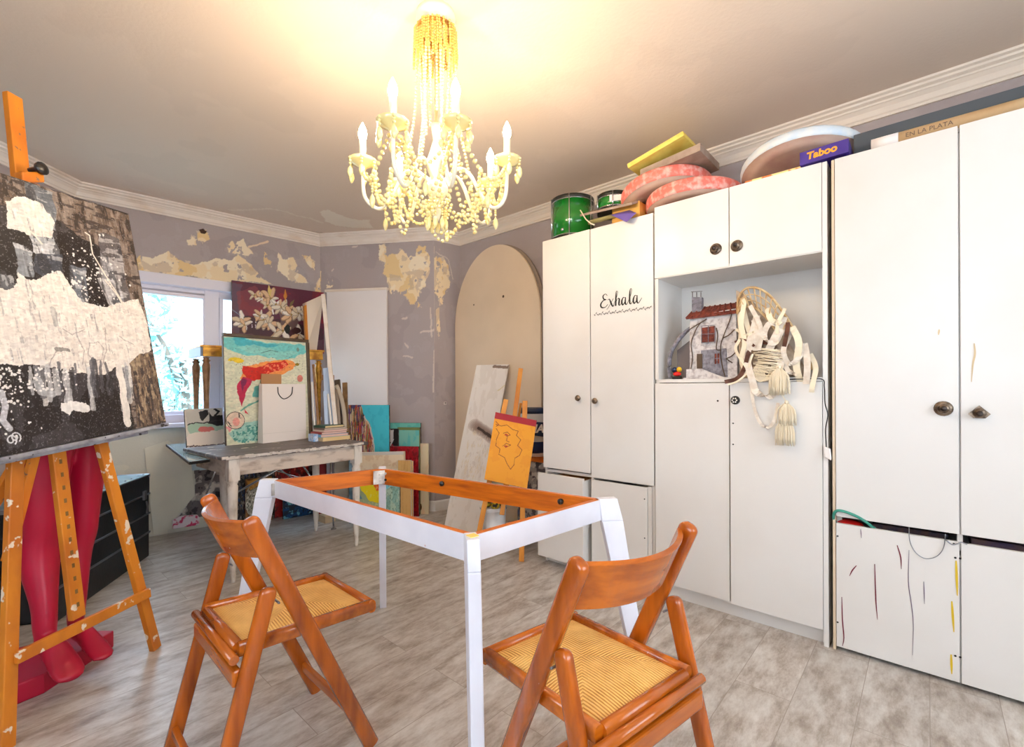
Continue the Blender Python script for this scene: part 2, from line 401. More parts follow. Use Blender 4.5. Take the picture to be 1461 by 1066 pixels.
# ------------------------------------------------------------------ the room
CEIL = 2.63; ZCL = 2.54; XC = 2.465; XW = 3.07
V = [Vector(p) for p in [(3.07,-1.8,0),(3.07,3.40,0),(2.79,3.45,0),(2.17,4.42,0),(.43,4.58,0),(-1.5,2.73,0),(-1.5,-1.8,0)]]
def seg(i):
    a, b = V[i], V[(i+1) % len(V)]; d = (b-a).normalized(); return a, b, d, Vector((-d.y, d.x, 0))
GREY = (180,168,166); PEEL = (246,224,186); PEEL2 = (232,198,134)
def wall_cv(i, w, h):
    a, b, d, n = seg(i); c = Cv(w, h, GREY, b, a-b, Vector((0,0,CEIL)))
    t = c.n(9, 9*w/h, 3+i); c.put(t > .62, (168,156,156), .5); c.put(c.n(26, 26*w/h, 9+i) > .66, (184,174,174), .5); return c
def peel(c, polys, seed, amp=.012, sc=22):
    for k, P in enumerate(polys):
        c.jitter(amp*1.5, sc*1.4, seed+k); m = c.mask_poly(P)
        m &= c.n(50, 50*c.w/c.h, seed+k+90, 3) < .72; halo = c.n(70, 70*c.w/c.h, seed+k+33, 3) > .60; c.jitter(amp*3, sc*2, seed+k+5); c.put(c.mask_poly(P) & halo, (226,208,184), .8)
        t = c.n(16, 16*c.w/c.h, seed+k+7); c.put(m, PEEL); c.put(m & (t > .55), PEEL2, .65); c.put(m & (t < .38), (250,236,210), .8); c.put(m & (c.n(30, 30*c.w/c.h, seed+k+3) > .64), (206,184,160), .6)
    c.jitter(0, 1)
def struct(o): o['kind'] = 'structure'; return o
def wall(name, i, c, keep=None, wrap=True):
    a, b, d, n = seg(i); return struct(art_mesh(name, c, b, a-b, Vector((0,0,CEIL)), .12, [M['wallpaint'], M['cornice']], keep=keep, wrap=wrap))
# cabinet wall
c = wall_cv(0, 150, 130)
c.jitter(.02, 18, 4); c.put((c.v < .22) & (c.u < .26), (150,146,150)); t = c.n(30, 60, 5)
c.put((c.v < .22) & (c.u < .26) & (t > .52), (214,208,200)); c.put((c.v < .22) & (c.u < .26) & (t < .4), (84,80,86)); c.jitter(0, 1)
wall('wall_right', 0, c)
# short wall beside the corner
c = wall_cv(1, 60, 400)
peel(c, [[(620,370),(634,366),(640,385),(643,405),(630,430),(620,420),(618,395)], [(622,440),(627,436),(628,470),(623,468)]], 31, .02, 30)
c.jitter(.01, 30, 3); c.line([(619,352),(619,560)], .004, (224,208,190), .7); c.line([(622,360),(640,372),(646,398)], .004, (226,214,200), .7); c.jitter(0, 1)
wall('wall_corner', 1, c)
# back wall with the big peeled patch
c = wall_cv(2, 210, 420)
peel(c, [[(541,352),(548,350),(553,365),(566,362),(576,358),(583,368),(592,366),(597,350),(604,352),(611,360),(613,392),(607,402),(600,418),(592,430),(585,437),(578,422),(568,418),(556,414),(552,396),(546,390),(549,375),(543,368)],
    [(541,348),(547,348),(550,356),(543,372),(540,362)], [(596,432),(600,436),(597,441)],
    [(452,385),(457,385),(458,430),(453,430)], [(466,403),(476,405),(474,409),(465,409)]], 41, .012, 34)
c.jitter(.006, 40, 2)
for P in ([(503,352),(510,351)], [(474,388),(476,385)], [(578,490),(582,496)], [(574,455),(580,454)], [(576,508),(588,509)], [(614,440),(616,480)], [(600,475),(620,470)], [(620,500),(618,560)]): c.line(P, .006, (232,218,204), .7)
c.jitter(0, 1)
wall('wall_back', 2, c)
# window wall
c = wall_cv(3, 360, 540)
WU = lambda s, z: (s/(V[3]-V[4]).length, z/CEIL)     # s = metres from the left end of the wall
s0, s1, wz0, wz1 = .10, 1.62, .88, 1.98
c.put((c.v < .865/CEIL), (226,222,208)); c.put((c.v < .865/CEIL) & (c.n(10, 7, 77) > .6), (238,232,214), .7)
c.jitter(.012, 10, 8)
stone = c.mask_poly([(278,706),(252,740),(700,742),(700,655),(272,655),(277,680)])
c.put(stone, (112,104,104)); t = c.n(40, 30, 12); c.put(stone & (t > .6), (176,166,156)); c.put(stone & (t < .36), (60,54,58)); c.put(stone & (t > .68), (214,204,190))
c.jitter(0, 1); c.put(c.mask_poly([(270,650),(340,650),(340,666),(272,672)]), (196,216,224))
peel(c, [[(196,378),(205,368),(225,366),(240,360),(255,372),(278,377),(296,372),(310,368),(330,372),(340,362),(352,372),(362,380),(372,395),(388,404),(330,402),(200,388)],
    [(265,342),(275,337),(282,340),(280,350),(268,350)], [(284,330),(296,328),(298,340),(292,347),(282,342)], [(322,350),(332,346),(336,352),(328,360)],
    [(338,345),(348,342),(352,352),(362,362),(352,366),(330,362),(336,352)], [(376,358),(381,365),(387,372),(386,380),(378,378)],
    [(398,360),(404,370),(418,368),(424,380),(420,390),(436,396),(440,404),(420,404),(408,396),(396,384)], [(430,364),(442,364),(450,374),(449,384),(440,378)],
    [(188,380),(200,362),(204,385),(190,388)], [(440,455),(452,405),(457,395),(458,460)]], 61, .007, 38)
c.jitter(.004, 40, 9); c.poly([(284,328),(290,327),(295,331),(291,334),(286,333)], (66,44,34)); c.line([(355,352),(382,345)], .006, (236,214,186)); c.jitter(0, 1)
U3 = (V[3]-V[4]).length
keep = ~((c.u > s0/U3) & (c.u < s1/U3) & (c.v > wz0/CEIL) & (c.v < wz1/CEIL))
wall('wall_window', 3, c, keep=keep, wrap=False)
c = wall_cv(4, 120, 120); wall('wall_left_far', 4, c)
# walls behind the camera, with two windows made up to let in fill light
def holed_wall(name, a, b, n, h0, h1, z0, z1):
    """n points out of the room; h0,h1 along a->b"""
    a, b, n = Vector(a), Vector(b), Vector(n)*.12; d = (b-a).normalized(); L = (b-a).length; mb = MB(); Z = Vector((0,0,1))
    for (p, q, u, v) in ((0, h0, 0, CEIL), (h1, L, 0, CEIL), (h0, h1, 0, z0), (h0, h1, z1, CEIL)): mb.obox(a+d*p+Z*u, d*(q-p), n, Z*(v-u))
    o = struct(mb.build(name, M['plainwall'], origin=a)); return o
M['plainwall'] = mat('plain_wall_paint', GREY, .7)
holed_wall('wall_left', V[5], V[6], (-1,0,0), 1.6, 3.6, .9, 2.2)
holed_wall('wall_rear', V[6], V[0], (0,-1,0), 1.1, 3.7, .85, 2.3)
M['glass'] = None
mt, nt, b = newmat('window_glass'); b.inputs['Base Color'].default_value = (1,1,1,1); b.inputs['Transmission Weight'].default_value = 1; b.inputs['Roughness'].default_value = 0; b.inputs['IOR'].default_value = 1.01; b.inputs['Specular IOR Level'].default_value = .2; M['glass'] = mt
def window_frame(name, a, d, n, L, z0, z1, bars, loc):
    """a = lower left inner corner point, d = along, n = into the room"""
    a, d, n = Vector(a), Vector(d), Vector(n); Z = Vector((0,0,1)); t = thing(name, a, None, None); t['kind'] = 'structure'
    mb = MB()
    for p, q in ((0, .05), (L-.05, L)): mb.obox(a+d*p-n*.09, d*(q-p), n*.05, Z*(z1-z0))
    for p in (0, z1-z0-.05): mb.obox(a+d*.05-n*.09+Z*p, d*(L-.1), n*.05, Z*.05)
    for p, w in bars: mb.obox(a+d*p-n*.09, d*w, n*.06, Z*(z1-z0))
    mb.build('window_frame', M['frameblue'], t, bevel=.003)
    MB().obox(a+d*.05-n*.068, d*(L-.1), n*.004, Z*(z1-z0)).build('glass_pane', M['glass'], t)
    return t
window_frame('added_window_left', V[5]+Vector((0,-3.6,.9)), (0,1,0), (1,0,0), 2.0, .9, 2.2, [(.97,.06)], None)  # this and the next: unseen windows added for the fill lamps
window_frame('added_window_rear', Vector((-.4,-1.8,.85)), (1,0,0), (0,1,0), 2.6, .85, 2.3, [(.84,.06),(1.7,.06)], None)
# the studio window
a3, b3, d3, n3 = seg(3); E3 = -d3      # E3 runs left to right seen from the room, starting at V[4]
A3 = lambda s, z, o=0: V[4]+E3*s+Vector((0,0,z))+n3*o
t = window_frame('window_1', A3(s0, wz0), E3, n3, s1-s0, wz0, wz1, [(.832-s0-.035, .105)], None)
mb = MB(); Z = Vector((0,0,1))
def fr(mb, sA, sB, zA, zB, w, o0_, o1_):
    mb.obox(A3(sA, zB-w, o0_), E3*(sB-sA), n3*(o1_-o0_), Z*w); mb.obox(A3(sA, zA, o0_), E3*(sB-sA), n3*(o1_-o0_), Z*w)
    mb.obox(A3(sA, zA+w, o0_), E3*w, n3*(o1_-o0_), Z*(zB-zA-2*w)); mb.obox(A3(sB-w, zA+w, o0_), E3*w, n3*(o1_-o0_), Z*(zB-zA-2*w))
fr(mb, s0-.075, s1+.075, wz0-.02, wz1+.085, .085, -.005, .02)
mb.build('casing', M['frameblue'], t, bevel=.004)
mb = MB(); fr(mb, s0-.01, s1+.01, wz0-.01, wz1+.01, .012, -.20, 0); mb.build('reveal', M['frameblue'], t)
mb = MB(); fr(mb, s0+.045, .832, wz0+.045, wz1-.03, .045, -.085, -.04); fr(mb, .905, s1-.045, wz0+.045, wz1-.03, .03, -.085, -.04); mb.build('sash', M['frameblue'], t, bevel=.003)
MB().obox(A3(s0-.1, wz0-.035, -.1), E3*(s1-s0+.2), n3*.20, Z*.035).build('window_sill', M['frameblue'], t, bevel=.006)
# floor
mt, nt, b = newmat('grey_wood_plank_floor'); L = nt.links
tc = N(nt, 'ShaderNodeTexCoord'); br = N(nt, 'ShaderNodeTexBrick'); br.offset = .4
for k, v in dict(Scale=1.0, Mortar_Size=.0012, Mortar_Smooth=.1, Bias=0.0, Brick_Width=1.22, Row_Height=.19).items(): br.inputs[k.replace('_', ' ')].default_value = v
br.inputs['Color1'].default_value = (.1,.1,.1,1); br.inputs['Color2'].default_value = (.9,.9,.9,1); br.inputs['Mortar'].default_value = (.5,.5,.5,1)
L.new(tc.outputs['Object'], br.inputs['Vector'])
ad = N(nt, 'ShaderNodeVectorMath', operation='MULTIPLY_ADD'); ad.inputs[1].default_value = (1.3,3.6,1); L.new(tc.outputs['Object'], ad.inputs[0]); L.new(br.outputs['Color'], ad.inputs[2])
n1 = N(nt, 'ShaderNodeTexNoise'); n1.inputs['Scale'].default_value = 4.4; n1.inputs['Detail'].default_value = 9; n1.inputs['Roughness'].default_value = .72; L.new(ad.outputs[0], n1.inputs['Vector'])
cr1 = N(nt, 'ShaderNodeValToRGB'); e = cr1.color_ramp.elements
e[0].position = .30; e[0].color = (*lin((136,122,110)), 1); e[1].position = .72; e[1].color = (*lin((222,218,212)), 1)
for p, cc in ((.42, (170,158,146)), (.50, (190,181,172)), (.58, (204,198,190))): q = e.new(p); q.color = (*lin(cc), 1)
L.new(n1.outputs['Fac'], cr1.inputs[0])
mx = N(nt, 'ShaderNodeMix', data_type='RGBA', blend_type='MULTIPLY'); mx.inputs['Factor'].default_value = 1
mr = N(nt, 'ShaderNodeMapRange'); mr.inputs['To Min'].default_value = .92; mr.inputs['To Max'].default_value = 1.04; L.new(br.outputs['Color'], mr.inputs['Value'])
L.new(cr1.outputs[0], mx.inputs['A']); L.new(mr.outputs[0], mx.inputs['B'])
m2 = N(nt, 'ShaderNodeMix', data_type='RGBA'); m2.inputs['B'].default_value = (*lin((150,138,126)), 1); L.new(mx.outputs['Result'], m2.inputs['A']); L.new(br.outputs['Fac'], m2.inputs['Factor'])
L.new(m2.outputs['Result'], b.inputs['Base Color']); b.inputs['Roughness'].default_value = .30; b.inputs['Specular IOR Level'].default_value = .55
rr = N(nt, 'ShaderNodeMapRange'); rr.inputs['To Min'].default_value = .40; rr.inputs['To Max'].default_value = .22; L.new(n1.outputs['Fac'], rr.inputs['Value']); L.new(rr.outputs[0], b.inputs['Roughness'])
bp = N(nt, 'ShaderNodeBump'); bp.inputs['Strength'].default_value = .12; bp.inputs['Distance'].default_value = .004; L.new(n1.outputs['Fac'], bp.inputs['Height']); L.new(bp.outputs[0], b.inputs['Normal'])
M['floor'] = mt
struct(MB().box((-1.62,-1.92,-.06), (3.19,4.7,0)).build('floor', M['floor'], origin=(0,0,0)))
# ceiling
c = Cv(420, 300, (236,218,200), Vector((-1.62,-1.92,CEIL)), Vector((0,6.6,0)), Vector((4.82,0,0)))
c.put(c.n(12, 16, 5) > .6, (230,212,194), .5)
c.jitter(.01, 16, 3)
for P in ([(456,303),(468,300),(490,310),(520,316),(526,322),(505,326),(478,322),(462,314)], [(506,314),(528,314),(530,326),(508,326)]): c.poly(P, (252,242,226))
c.jitter(.004, 30, 6); c.line([(330,300),(385,298),(410,303),(425,308),(445,312),(462,318)], .006, (246,232,214)); c.line([(395,322),(440,330),(470,334)], .005, (196,176,150), .6)
c.line([(185,268),(260,290)], .004, (236,224,212), .7); c.jitter(0, 1)
struct(art_mesh('ceiling', c, c.org, c.U, c.V, .08, [M['wallpaint'], M['cornice']]))
# crown moulding, mitred round the room, one length per wall
PROF = [(0,ZCL-.012),(.012,ZCL-.012),(.014,ZCL),(.020,ZCL+.006),(.026,ZCL+.030),(.040,ZCL+.046),(.046,ZCL+.048),(.048,ZCL+.056),(.060,ZCL+.062),(.064,ZCL+.064),(.066,ZCL+.074),(.080,ZCL+.080),(.082,CEIL),(0,CEIL)]
BASE = [(0,0),(.014,0),(.014,.085),(.008,.095),(0,.095)]
def moulding(name, i, prof, m_):
    n = len(V); a, b, d, nn = seg(i); mb = MB(); rings = []
    for j, other in ((i, (i-1) % n), ((i+1) % n, (i+1) % n)):
        _, _, d2, n2 = seg(other); ring = []
        k = (nn+n2)/(1+nn.dot(n2))
        for o, z in prof: ring.append(V[j]+k*o+Vector((0,0,z)))
        rings.append(ring)
    N_ = len(prof); mb.add(rings[0]+rings[1], [(q, (q+1) % N_, N_+(q+1) % N_, N_+q) for q in range(N_)]+[tuple(range(N_)), tuple(range(N_, 2*N_))])
    return struct(mb.build(name, m_))
for i, nm in enumerate(['trim_1','trim_2','trim_3','trim_4','trim_5','trim_6','trim_7']): moulding(nm, i, PROF, M['cornice_clean'] if i == 0 else M['cornice'])
moulding('baseboard_corner', 1, BASE, M['white']); moulding('baseboard_back', 2, BASE, M['white']); 
# small printed sticker on the wall
p = onP(633, 577, V[2], seg(1)[3]); d = seg(1)[2]; n_ = seg(1)[3]
mb = MB().obox(p+n_*.001, -d*.03, n_*.001, Z*.022); mb.obox(p+n_*.0021-d*.004+Z*.006, -d*.006, n_*.0005, Z*.012, 1); mb.obox(p+n_*.0021-d*.015+Z*.005, -d*.011, n_*.0005, Z*.014, 1)
tag(mb.build('wall_sticker', [M['paper'], M['black']]), 'tiny white sticker with black marks on the grey corner wall', 'sticker')
# garden outside
struct(MB().box((-8,4.95,-.7), (14,24,-.6)).build('ground', mat('pale_garden_ground', (200,222,214), .9)))
M['leaf'] = mat('pale_cyan_leaves', (186,232,234), .6, col2=(140,214,226), scale=4); M['bark'] = mat('grey_bark', (120,110,100), .9)
def tree(cx, cy, base, spheres, nleaf, label, seed):
    rr = random.Random(seed); t = thing('garden_tree', (cx, cy, -.6), label, 'tree', None); mb = MB()
    for k in range(nleaf):
        s = rr.choice(spheres); v = Vector((rr.gauss(0,1), rr.gauss(0,1), rr.gauss(0,1))).normalized()*(rr.random()**.45)*s[3]
        p = Vector((cx+s[0], cy+s[1], s[2]))+v; u = Vector((rr.gauss(0,1), rr.gauss(0,1), rr.gauss(0,1))).normalized(); w = u.orthogonal().normalized(); q = rr.uniform(.05,.10)
        mb.add([p-u*q, p+w*q*.45, p+u*q, p-w*q*.45], [(0,1,2,3)])
    mb.build('foliage', M['leaf'], t)
    mb = MB().sweep([(cx,cy,-.6),(cx+.05,cy,.6),(cx,cy+.05,1.6)], [.09,.07,.05], 8)
    for s in spheres[:6]: mb.sweep([(cx,cy,1.1),(cx+s[0]*.5,cy+s[1]*.5,1.1+(s[2]-1.1)*.6),(cx+s[0],cy+s[1],s[2])], [.05,.03,.012], 6)
    mb.build('trunk', M['bark'], t)
tp = onY(262, 500, 8.6)
tree(tp.x, 8.6, 0, [(-.5,0,2.3,.45),(-.35,.2,1.9,.5),(-.1,.1,1.45,.5),(.05,0,1.0,.5),(-.3,.3,.7,.6),(.3,.2,.35,.5),(-.6,.2,.4,.6),(-.25,0,2.7,.3),(.35,0,1.5,.22)], 1500, 'small leafy tree seen nearer through the bright studio window', 5)
tp = onY(300, 500, 11)
tree(tp.x-.6, 11, 0, [(0,0,.9,.8),(-.8,.2,.6,.8),(.9,0,.4,.8),(-1.2,.2,1.3,.5)], 1600, 'low bushy tree farther off at the right of the studio window', 8)
# ------------------------------------------------------------------ white wardrobes along the right wall
def knob(parent, y, z, kind='round', x=XC):
    mb = MB()
    if kind == 'flower':
        mb.lathe([(.0,-.004),(.021,-.004),(.021,.004),(.017,.010),(.008,.014),(0,.015)], (x-.004, y, z), 20, 0, axis=(-1,0,0))
        for k in range(6):
            a = k*math.pi/3; mb.ball((x-.018, y+.010*math.cos(a), z+.010*math.sin(a)), .004, 1, 6, 4)
        return mb.build('knob', [M['black'], M['paper']], parent)
    mb.lathe([(.007,0),(.007,.012),(.016,.016),(.019,.022),(.017,.028),(.008,.032),(0,.033)], (x, y, z), 14, 0, axis=(-1,0,0))
    if kind == 'fancy':
        mb.lathe([(.0,.0),(.027,.0),(.029,.004),(.024,.008),(0,.009)], (x, y, z), 18, 0, axis=(-1,0,0)); mb.ball((x-.032, y, z), .011, 1, 8, 5)
    if kind == 'shell':
        mb.prism([(x-.004, y-.030, z-.004), (x-.004, y, z+.028), (x-.004, y+.030, z-.004), (x-.004, y+.016, z-.020), (x-.004, y-.016, z-.020)], (-.007,0,0)); mb.ball((x-.026, y, z-.002), .012, 1, 8, 5)
    return mb.build('knob', [M['knob'], M['knobd']], parent)
M['knob'] = mat('antique_brass_knob', (150,130,110), .35, .8, col2=(80,66,56), scale=60); M['knobd'] = mat('dark_knob_centre', (60,50,46), .4, .5)
def zc(px, py): return onX(px, py, XC).z
def yc(px, py=553): return onX(px, py, XC).y
D = .018
ydr = onX(832, 806, XC-.05).y
# --- wardrobe A : two tall doors, pulled-out drawer and a loose lower panel
A = thing('wardrobe', (2.76, 1.53, 0), 'narrow white two-door wardrobe reading Exhala, standing nearest the arched board', 'wardrobe')
ya, yb, ym = 1.915, 1.137, 1.548; zt = 2.116
mb = MB(); mb.box((XC+D, yb+.004, .0), (XW-.01, yb+.020, zt)); mb.box((XC+D, ya-.018, 0), (XW-.01, ya-.002, zt)); mb.box((XC+D, yb+.02, zt-.02), (XW-.01, ya-.018, zt))
mb.box((XC+D, yb+.02, .595), (XW-.01, ya-.018, .612)); mb.box((XC+D, yb+.02, .04), (XW-.01, ya-.018, .056)); mb.box((XW-.02, yb+.02, 0), (XW-.01, ya-.018, zt-.02)); mb.box((XC+D+.002, ym-.009, .06), (XW-.02, ym+.009, zt-.02)); mb.box((XC+.03, yb+.02, 0), (XC+.05, ya-.018, .04))
mb.box((XC+.006, yb+.0205, .03), (XC+.024, yb+.042, .590)); mb.build('carcass', M['white_side'], A)
d = MB().box((XC, ym+.0035, .622), (XC+D, ya, zt+.004)).build('door', M['white'], A, bevel=.0015); knob(d, yc(827,568), zc(827,568))
d = MB().box((XC, yb+.004, .602), (XC+D, ym-.0035, zt+.002)).build('door', M['white'], A, bevel=.0015); knob(d, yc(851,572), zc(851,572))
mb = MB().box((XC-.05, ydr, .05), (XC-.05+D, ya+.01, .592))
ydr2 = 0
dr = mb.build('drawer_front', M['white'], A, bevel=.0015)
MB().box((XC-.032, ydr+.004, .06), (XC+.42, ydr+.018, .575)).box((XC-.032, ya-.033, .06), (XC+.42, ya-.021, .575)).box((XC-.032, ydr+.018, .06), (XC+.42, ya-.033, .075)).build('drawer_box', M['white'], dr)
MB().box((XC-.030, ydr+.019, .545), (XC+.40, ya-.035, .560)).build('inner_board', mat('bare_drawer_wood', (232,160,74), .6), dr)
lp = MB().box((XC, yb+.045, .03), (XC+D, ym-.004, .585)).build('lower_panel', M['white'], A, bevel=.0015)
for (yy, zz) in ((yb+.06, .52), (yb+.06, .3), (yb+.06, .08)): MB().lathe([(.004,0),(.004,.001),(0,.0015)], (XC, yy, zz), 8, axis=(-1,0,0)).build('screw', M['black'], lp)
# Exhala lettering, brushed by hand
def stroke(mb, pts, w, ox, oz, s, y0=None):
    """pts (x, z, weight) in letter units; drawn on the door, x to the photo right = -Y"""
    q = cr(pts, 5); P = [Vector((XC-.0012, ox - p[0]*s, oz + p[1]*s)) for p in q]
    mb.ribbon(P, [w*s*max(.25, p[2]) for p in q], (Vector((0,1,0)) if False else None) or [((P[min(i+1,len(P)-1)]-P[max(i-1,0)]).cross(Vector((1,0,0)))) for i in range(len(P))], .001)
mb = MB(); ex_y = onX(856, 440, XC).y; ex_z = onX(856, 440, XC).z; wtot = ex_y - onX(915, 430, XC).y; s = wtot/6.6
G = [  # E x h a l a
 [(1.25,1.75,.5),(.95,2.0,.4),(.55,1.75,1),(.65,1.3,1.1),(1.05,1.15,.5),(.55,1.05,.8),(.15,.55,1.3),(.3,.1,1.2),(.9,.05,.5),(1.35,.45,.3)],
 [(1.35,1.05,.3),(1.6,1.15,.7),(1.85,.6,1.4),(2.15,.05,1.0),(2.4,.3,.3)], [(2.25,1.15,.4),(1.8,.5,.3),(1.35,-.15,.3),(1.15,-.3,.3)],
 [(2.3,.3,.3),(2.75,1.2,.3),(2.95,2.0,.4),(2.75,2.15,.4),(2.68,1.5,1.2),(2.62,.05,1.5)], [(2.66,.5,.3),(2.95,1.05,.4),(3.2,.95,1.3),(3.15,.2,1.4),(3.35,.1,.5),(3.6,.5,.3)],
 [(4.15,1.0,.4),(3.85,1.1,.6),(3.6,.6,1.4),(3.75,.05,1.1),(4.1,.5,.4),(4.2,1.1,.5),(4.15,.3,1.4),(4.35,.05,.6),(4.65,.5,.3)],
 [(4.6,.45,.3),(5.05,1.4,.3),(5.15,2.1,.4),(4.95,2.15,.5),(4.85,1.4,1.3),(4.85,.3,1.4),(5.05,.05,.6),(5.35,.5,.3)],
 [(5.95,1.05,.4),(5.65,1.15,.6),(5.4,.6,1.4),(5.55,.05,1.1),(5.9,.5,.4),(6.0,1.15,.5),(5.95,.3,1.4),(6.2,.05,.6),(6.7,.7,.3)]]
for g in G: stroke(mb, g, .17, ex_y, ex_z, s)
for k in range(34):      # leafy garland under the word
    yy = onX(848, 449, XC).y - k*(onX(848, 449, XC).y-onX(928, 436, XC).y)/33; zz = onX(848, 449, XC).z+.004*math.sin(k*1.6)
    a = (.9 if k % 2 else -.9); L_ = .011; mb.ribbon([(XC-.0012, yy, zz), (XC-.0012, yy-L_*.5*math.cos(a), zz+L_*.5*math.sin(a)), (XC-.0012, yy-L_*math.cos(a), zz+L_*math.sin(a))], [.001,.0042,.001], (0,math.sin(a),math.cos(a)), .001)
    mb.ribbon([(XC-.0012, yy+.005, zz-.001), (XC-.0012, yy-.006, zz+.001)], .0012, (0,0,1), .001)
mb.build('exhala_lettering', M['black'], A)
# --- cabinet B : top cupboard, open niche, two lower doors
B = thing('cabinet', (2.76, .74, 0), 'white cabinet with open display niche between two wardrobes', 'cabinet')
y0, y1, ys = .336, 1.132, .741; zt = 2.142; zn1 = 1.747; zn0 = 1.192; ynb = 2.80
mb = MB(); mb.box((XC+D, y1-.018, 0), (XW-.01, y1, zt)); mb.box((XC, y0-.004, 0), (XW-.01, y0+.014, zt))
mb.box((XC+D, y0+.014, zt-.018), (XW-.01, y1-.018, zt)); mb.box((XC+.004, y0+.014, zn1), (XW-.02, y1-.018, zn1+.018)); mb.box((XC+.004, y0+.014, zn0-.018), (XW-.02, y1-.018, zn0))
mb.box((ynb, y0+.014, zn0), (ynb+.01, y1-.018, zn1)); mb.box((XC+D+.001, y0+.014, .06), (XW-.02, y1-.018, .074)); mb.box((XC+.035, y0+.014, 0), (XC+.055, y1-.018, .06)); mb.box((XC+.004, y1-.018, zn0), (XC+D, y1, zn1)); mb.box((XW-.02, y0+.014, .07), (XW-.01, y1-.018, zt-.02))
mb.build('carcass', M['white'], B)
for (p, q, kx, ky) in ((ys+.002, y1, 1021.5, 355.5), (y0+.016, ys-.002, 1051.5, 351)):
    d = MB().box((XC, p, zn1+.004), (XC+D, q, zt+.002)).build('upper_door', M['white'], B, bevel=.0015); knob(d, yc(kx,ky), zc(kx,ky), 'fancy')
d = MB().box((XC, ys+.003, .078), (XC+D, y1, zn0-.022)).build('lower_door', M['white'], B, bevel=.0015)
MB().lathe([(.005,0),(.004,.002),(0,.002)], (XC, yc(1024,572), zc(1024,572)), 8, axis=(-1,0,0)).build('screw', M['black'], d)
d = MB().box((XC-.006, y0+.016, .072), (XC+D-.006, ys-.003, zn0-.020)).build('lower_door', M['white'], B, bevel=.0015); knob(d, yc(1050,571), zc(1050,571), 'flower', XC-.006)
for q in ((1046.5,604),(1046.5,634)): MB().lathe([(.004,0),(.003,.002),(0,.002)], (XC-.006, yc(*q), zc(*q)), 8, axis=(-1,0,0)).build('screw', M['black'], d)
# --- wardrobe C : tall upper doors over open-topped lower doors
Cc = thing('wardrobe', (2.76, -.30, 0), 'wide white wardrobe at the right with paint-dripped lower doors', 'wardrobe')
y1, ys, y0 = .312, -.088, -.49; zt = 2.140
mb = MB(); mb.box((XC+.002, y1-.006, 0), (XW-.01, y1+.004, zt), 1); mb.box((XC+.05, y1-.024, 0), (XW-.01, y1-.006, zt)); mb.box((XC+D, y0-.40, 0), (XW-.01, y0-.382, zt)); mb.box((XC+D, y0-.382, zt-.018), (XW-.01, y1-.024, zt)); mb.box((XW-.02, y0-.382, .02), (XW-.01, y1-.024, zt-.02)); mb.box((XC+.09, y0-.382, .50), (XW-.02, y1-.024, .518)); mb.box((XC+D, ys-.008, .52), (XW-.02, ys+.008, zt-.02)); mb.box((XC+D, ys-.008, .02), (XW-.02, ys+.008, .50)); mb.box((XC+D+.001, y0-.382, .012), (XW-.02, y1-.024, .03))
mb.build('carcass', [M['white_side'], M['cream']], Cc)
for (p, q, kx, ky, kk) in ((ys+.0025, y1-.008, 1346, 583, 'fancy'), (y0+.002, ys-.0025, 1397, 589, 'shell')):
    d = MB().box((XC, p, .584), (XC+D, q, zt+.002)).build('upper_door', M['white'], Cc, bevel=.0015); knob(d, yc(kx,ky), zc(kx,ky), kk)
    mb = MB()
    sp = [(1340,478),(1392,532)] if kk == 'fancy' else [(1388,516),(1386,545)]
MB().box((XC, y0-.38, .584), (XC+D, y0-.002, zt+.002)).build('upper_door', M['white'], Cc, bevel=.0015)
MB().box((XC, y0-.38, .02), (XC+D, y0-.002, .553)).build('lower_door', M['white'], Cc, bevel=.0015)
# grime runs on the upper doors and paint drips on the lower ones
def drips(name, parent, L_, m_, w=.0025):
    for P in L_:
        mb = MB(); q = cr([tuple(onX(x, y, XC-.0008)) for x, y in P], 4); n = len(q)
        mb.ribbon(q, [w*(.5+1.0*math.sin(math.pi*min(1, i/(n-1)*.9+.1))) for i in range(n)], (0,1,0), .0008).build(name, m_, parent)
dl = MB().box((XC, ys+.0025, .018), (XC+D, y1-.008, .554)).build('lower_door', M['white'], Cc, bevel=.0015)
dr_ = MB().box((XC, y0+.002, .018), (XC+D, ys-.0025, .552)).build('lower_door', M['white'], Cc, bevel=.0015)
drips('paint_drip', dl, [[(1248,805),(1249,840),(1250,862),(1252,884)], [(1201,852),(1202,885),(1204,910),(1202,922)], [(1280,778),(1285,795),(1286,812)], [(1222,807),(1216,814),(1212,822)]], mat('dark_red_drip', (120,30,50), .5), .003)
drips('paint_drip', dl, [[(1297,785),(1296,830),(1300,860),(1303,890),(1302,935)], [(1228,755),(1229,768)], [(1318,830),(1319,862)]], mat('grey_violet_drip', (110,92,112), .5), .002)
drips('paint_drip', dl, [[(1364,800),(1366,850)], [(1358,858),(1361,902)], [(1357,934),(1358,962)]], mat('yellow_drip', (226,190,40), .5), .005)
for q in ((1195,765),(1195,888),(1363,796),(1363,936),(1361,776)): MB().lathe([(.004,0),(.003,.002),(0,.002)], onX(*q, XC), 8, axis=(-1,0,0)).build('screw', M['black'], dl)
for q in ((1370,797),(1370,938)): MB().lathe([(.004,0),(.003,.002),(0,.002)], onX(*q, XC), 8, axis=(-1,0,0)).build('screw', M['black'], dr_)
drips('grime_streak', Cc, [[(1390,490),(1391,505),(1388,520),(1386,545)], [(1340,470),(1339,478)]], mat('beige_grime', (214,190,150), .6), .004)
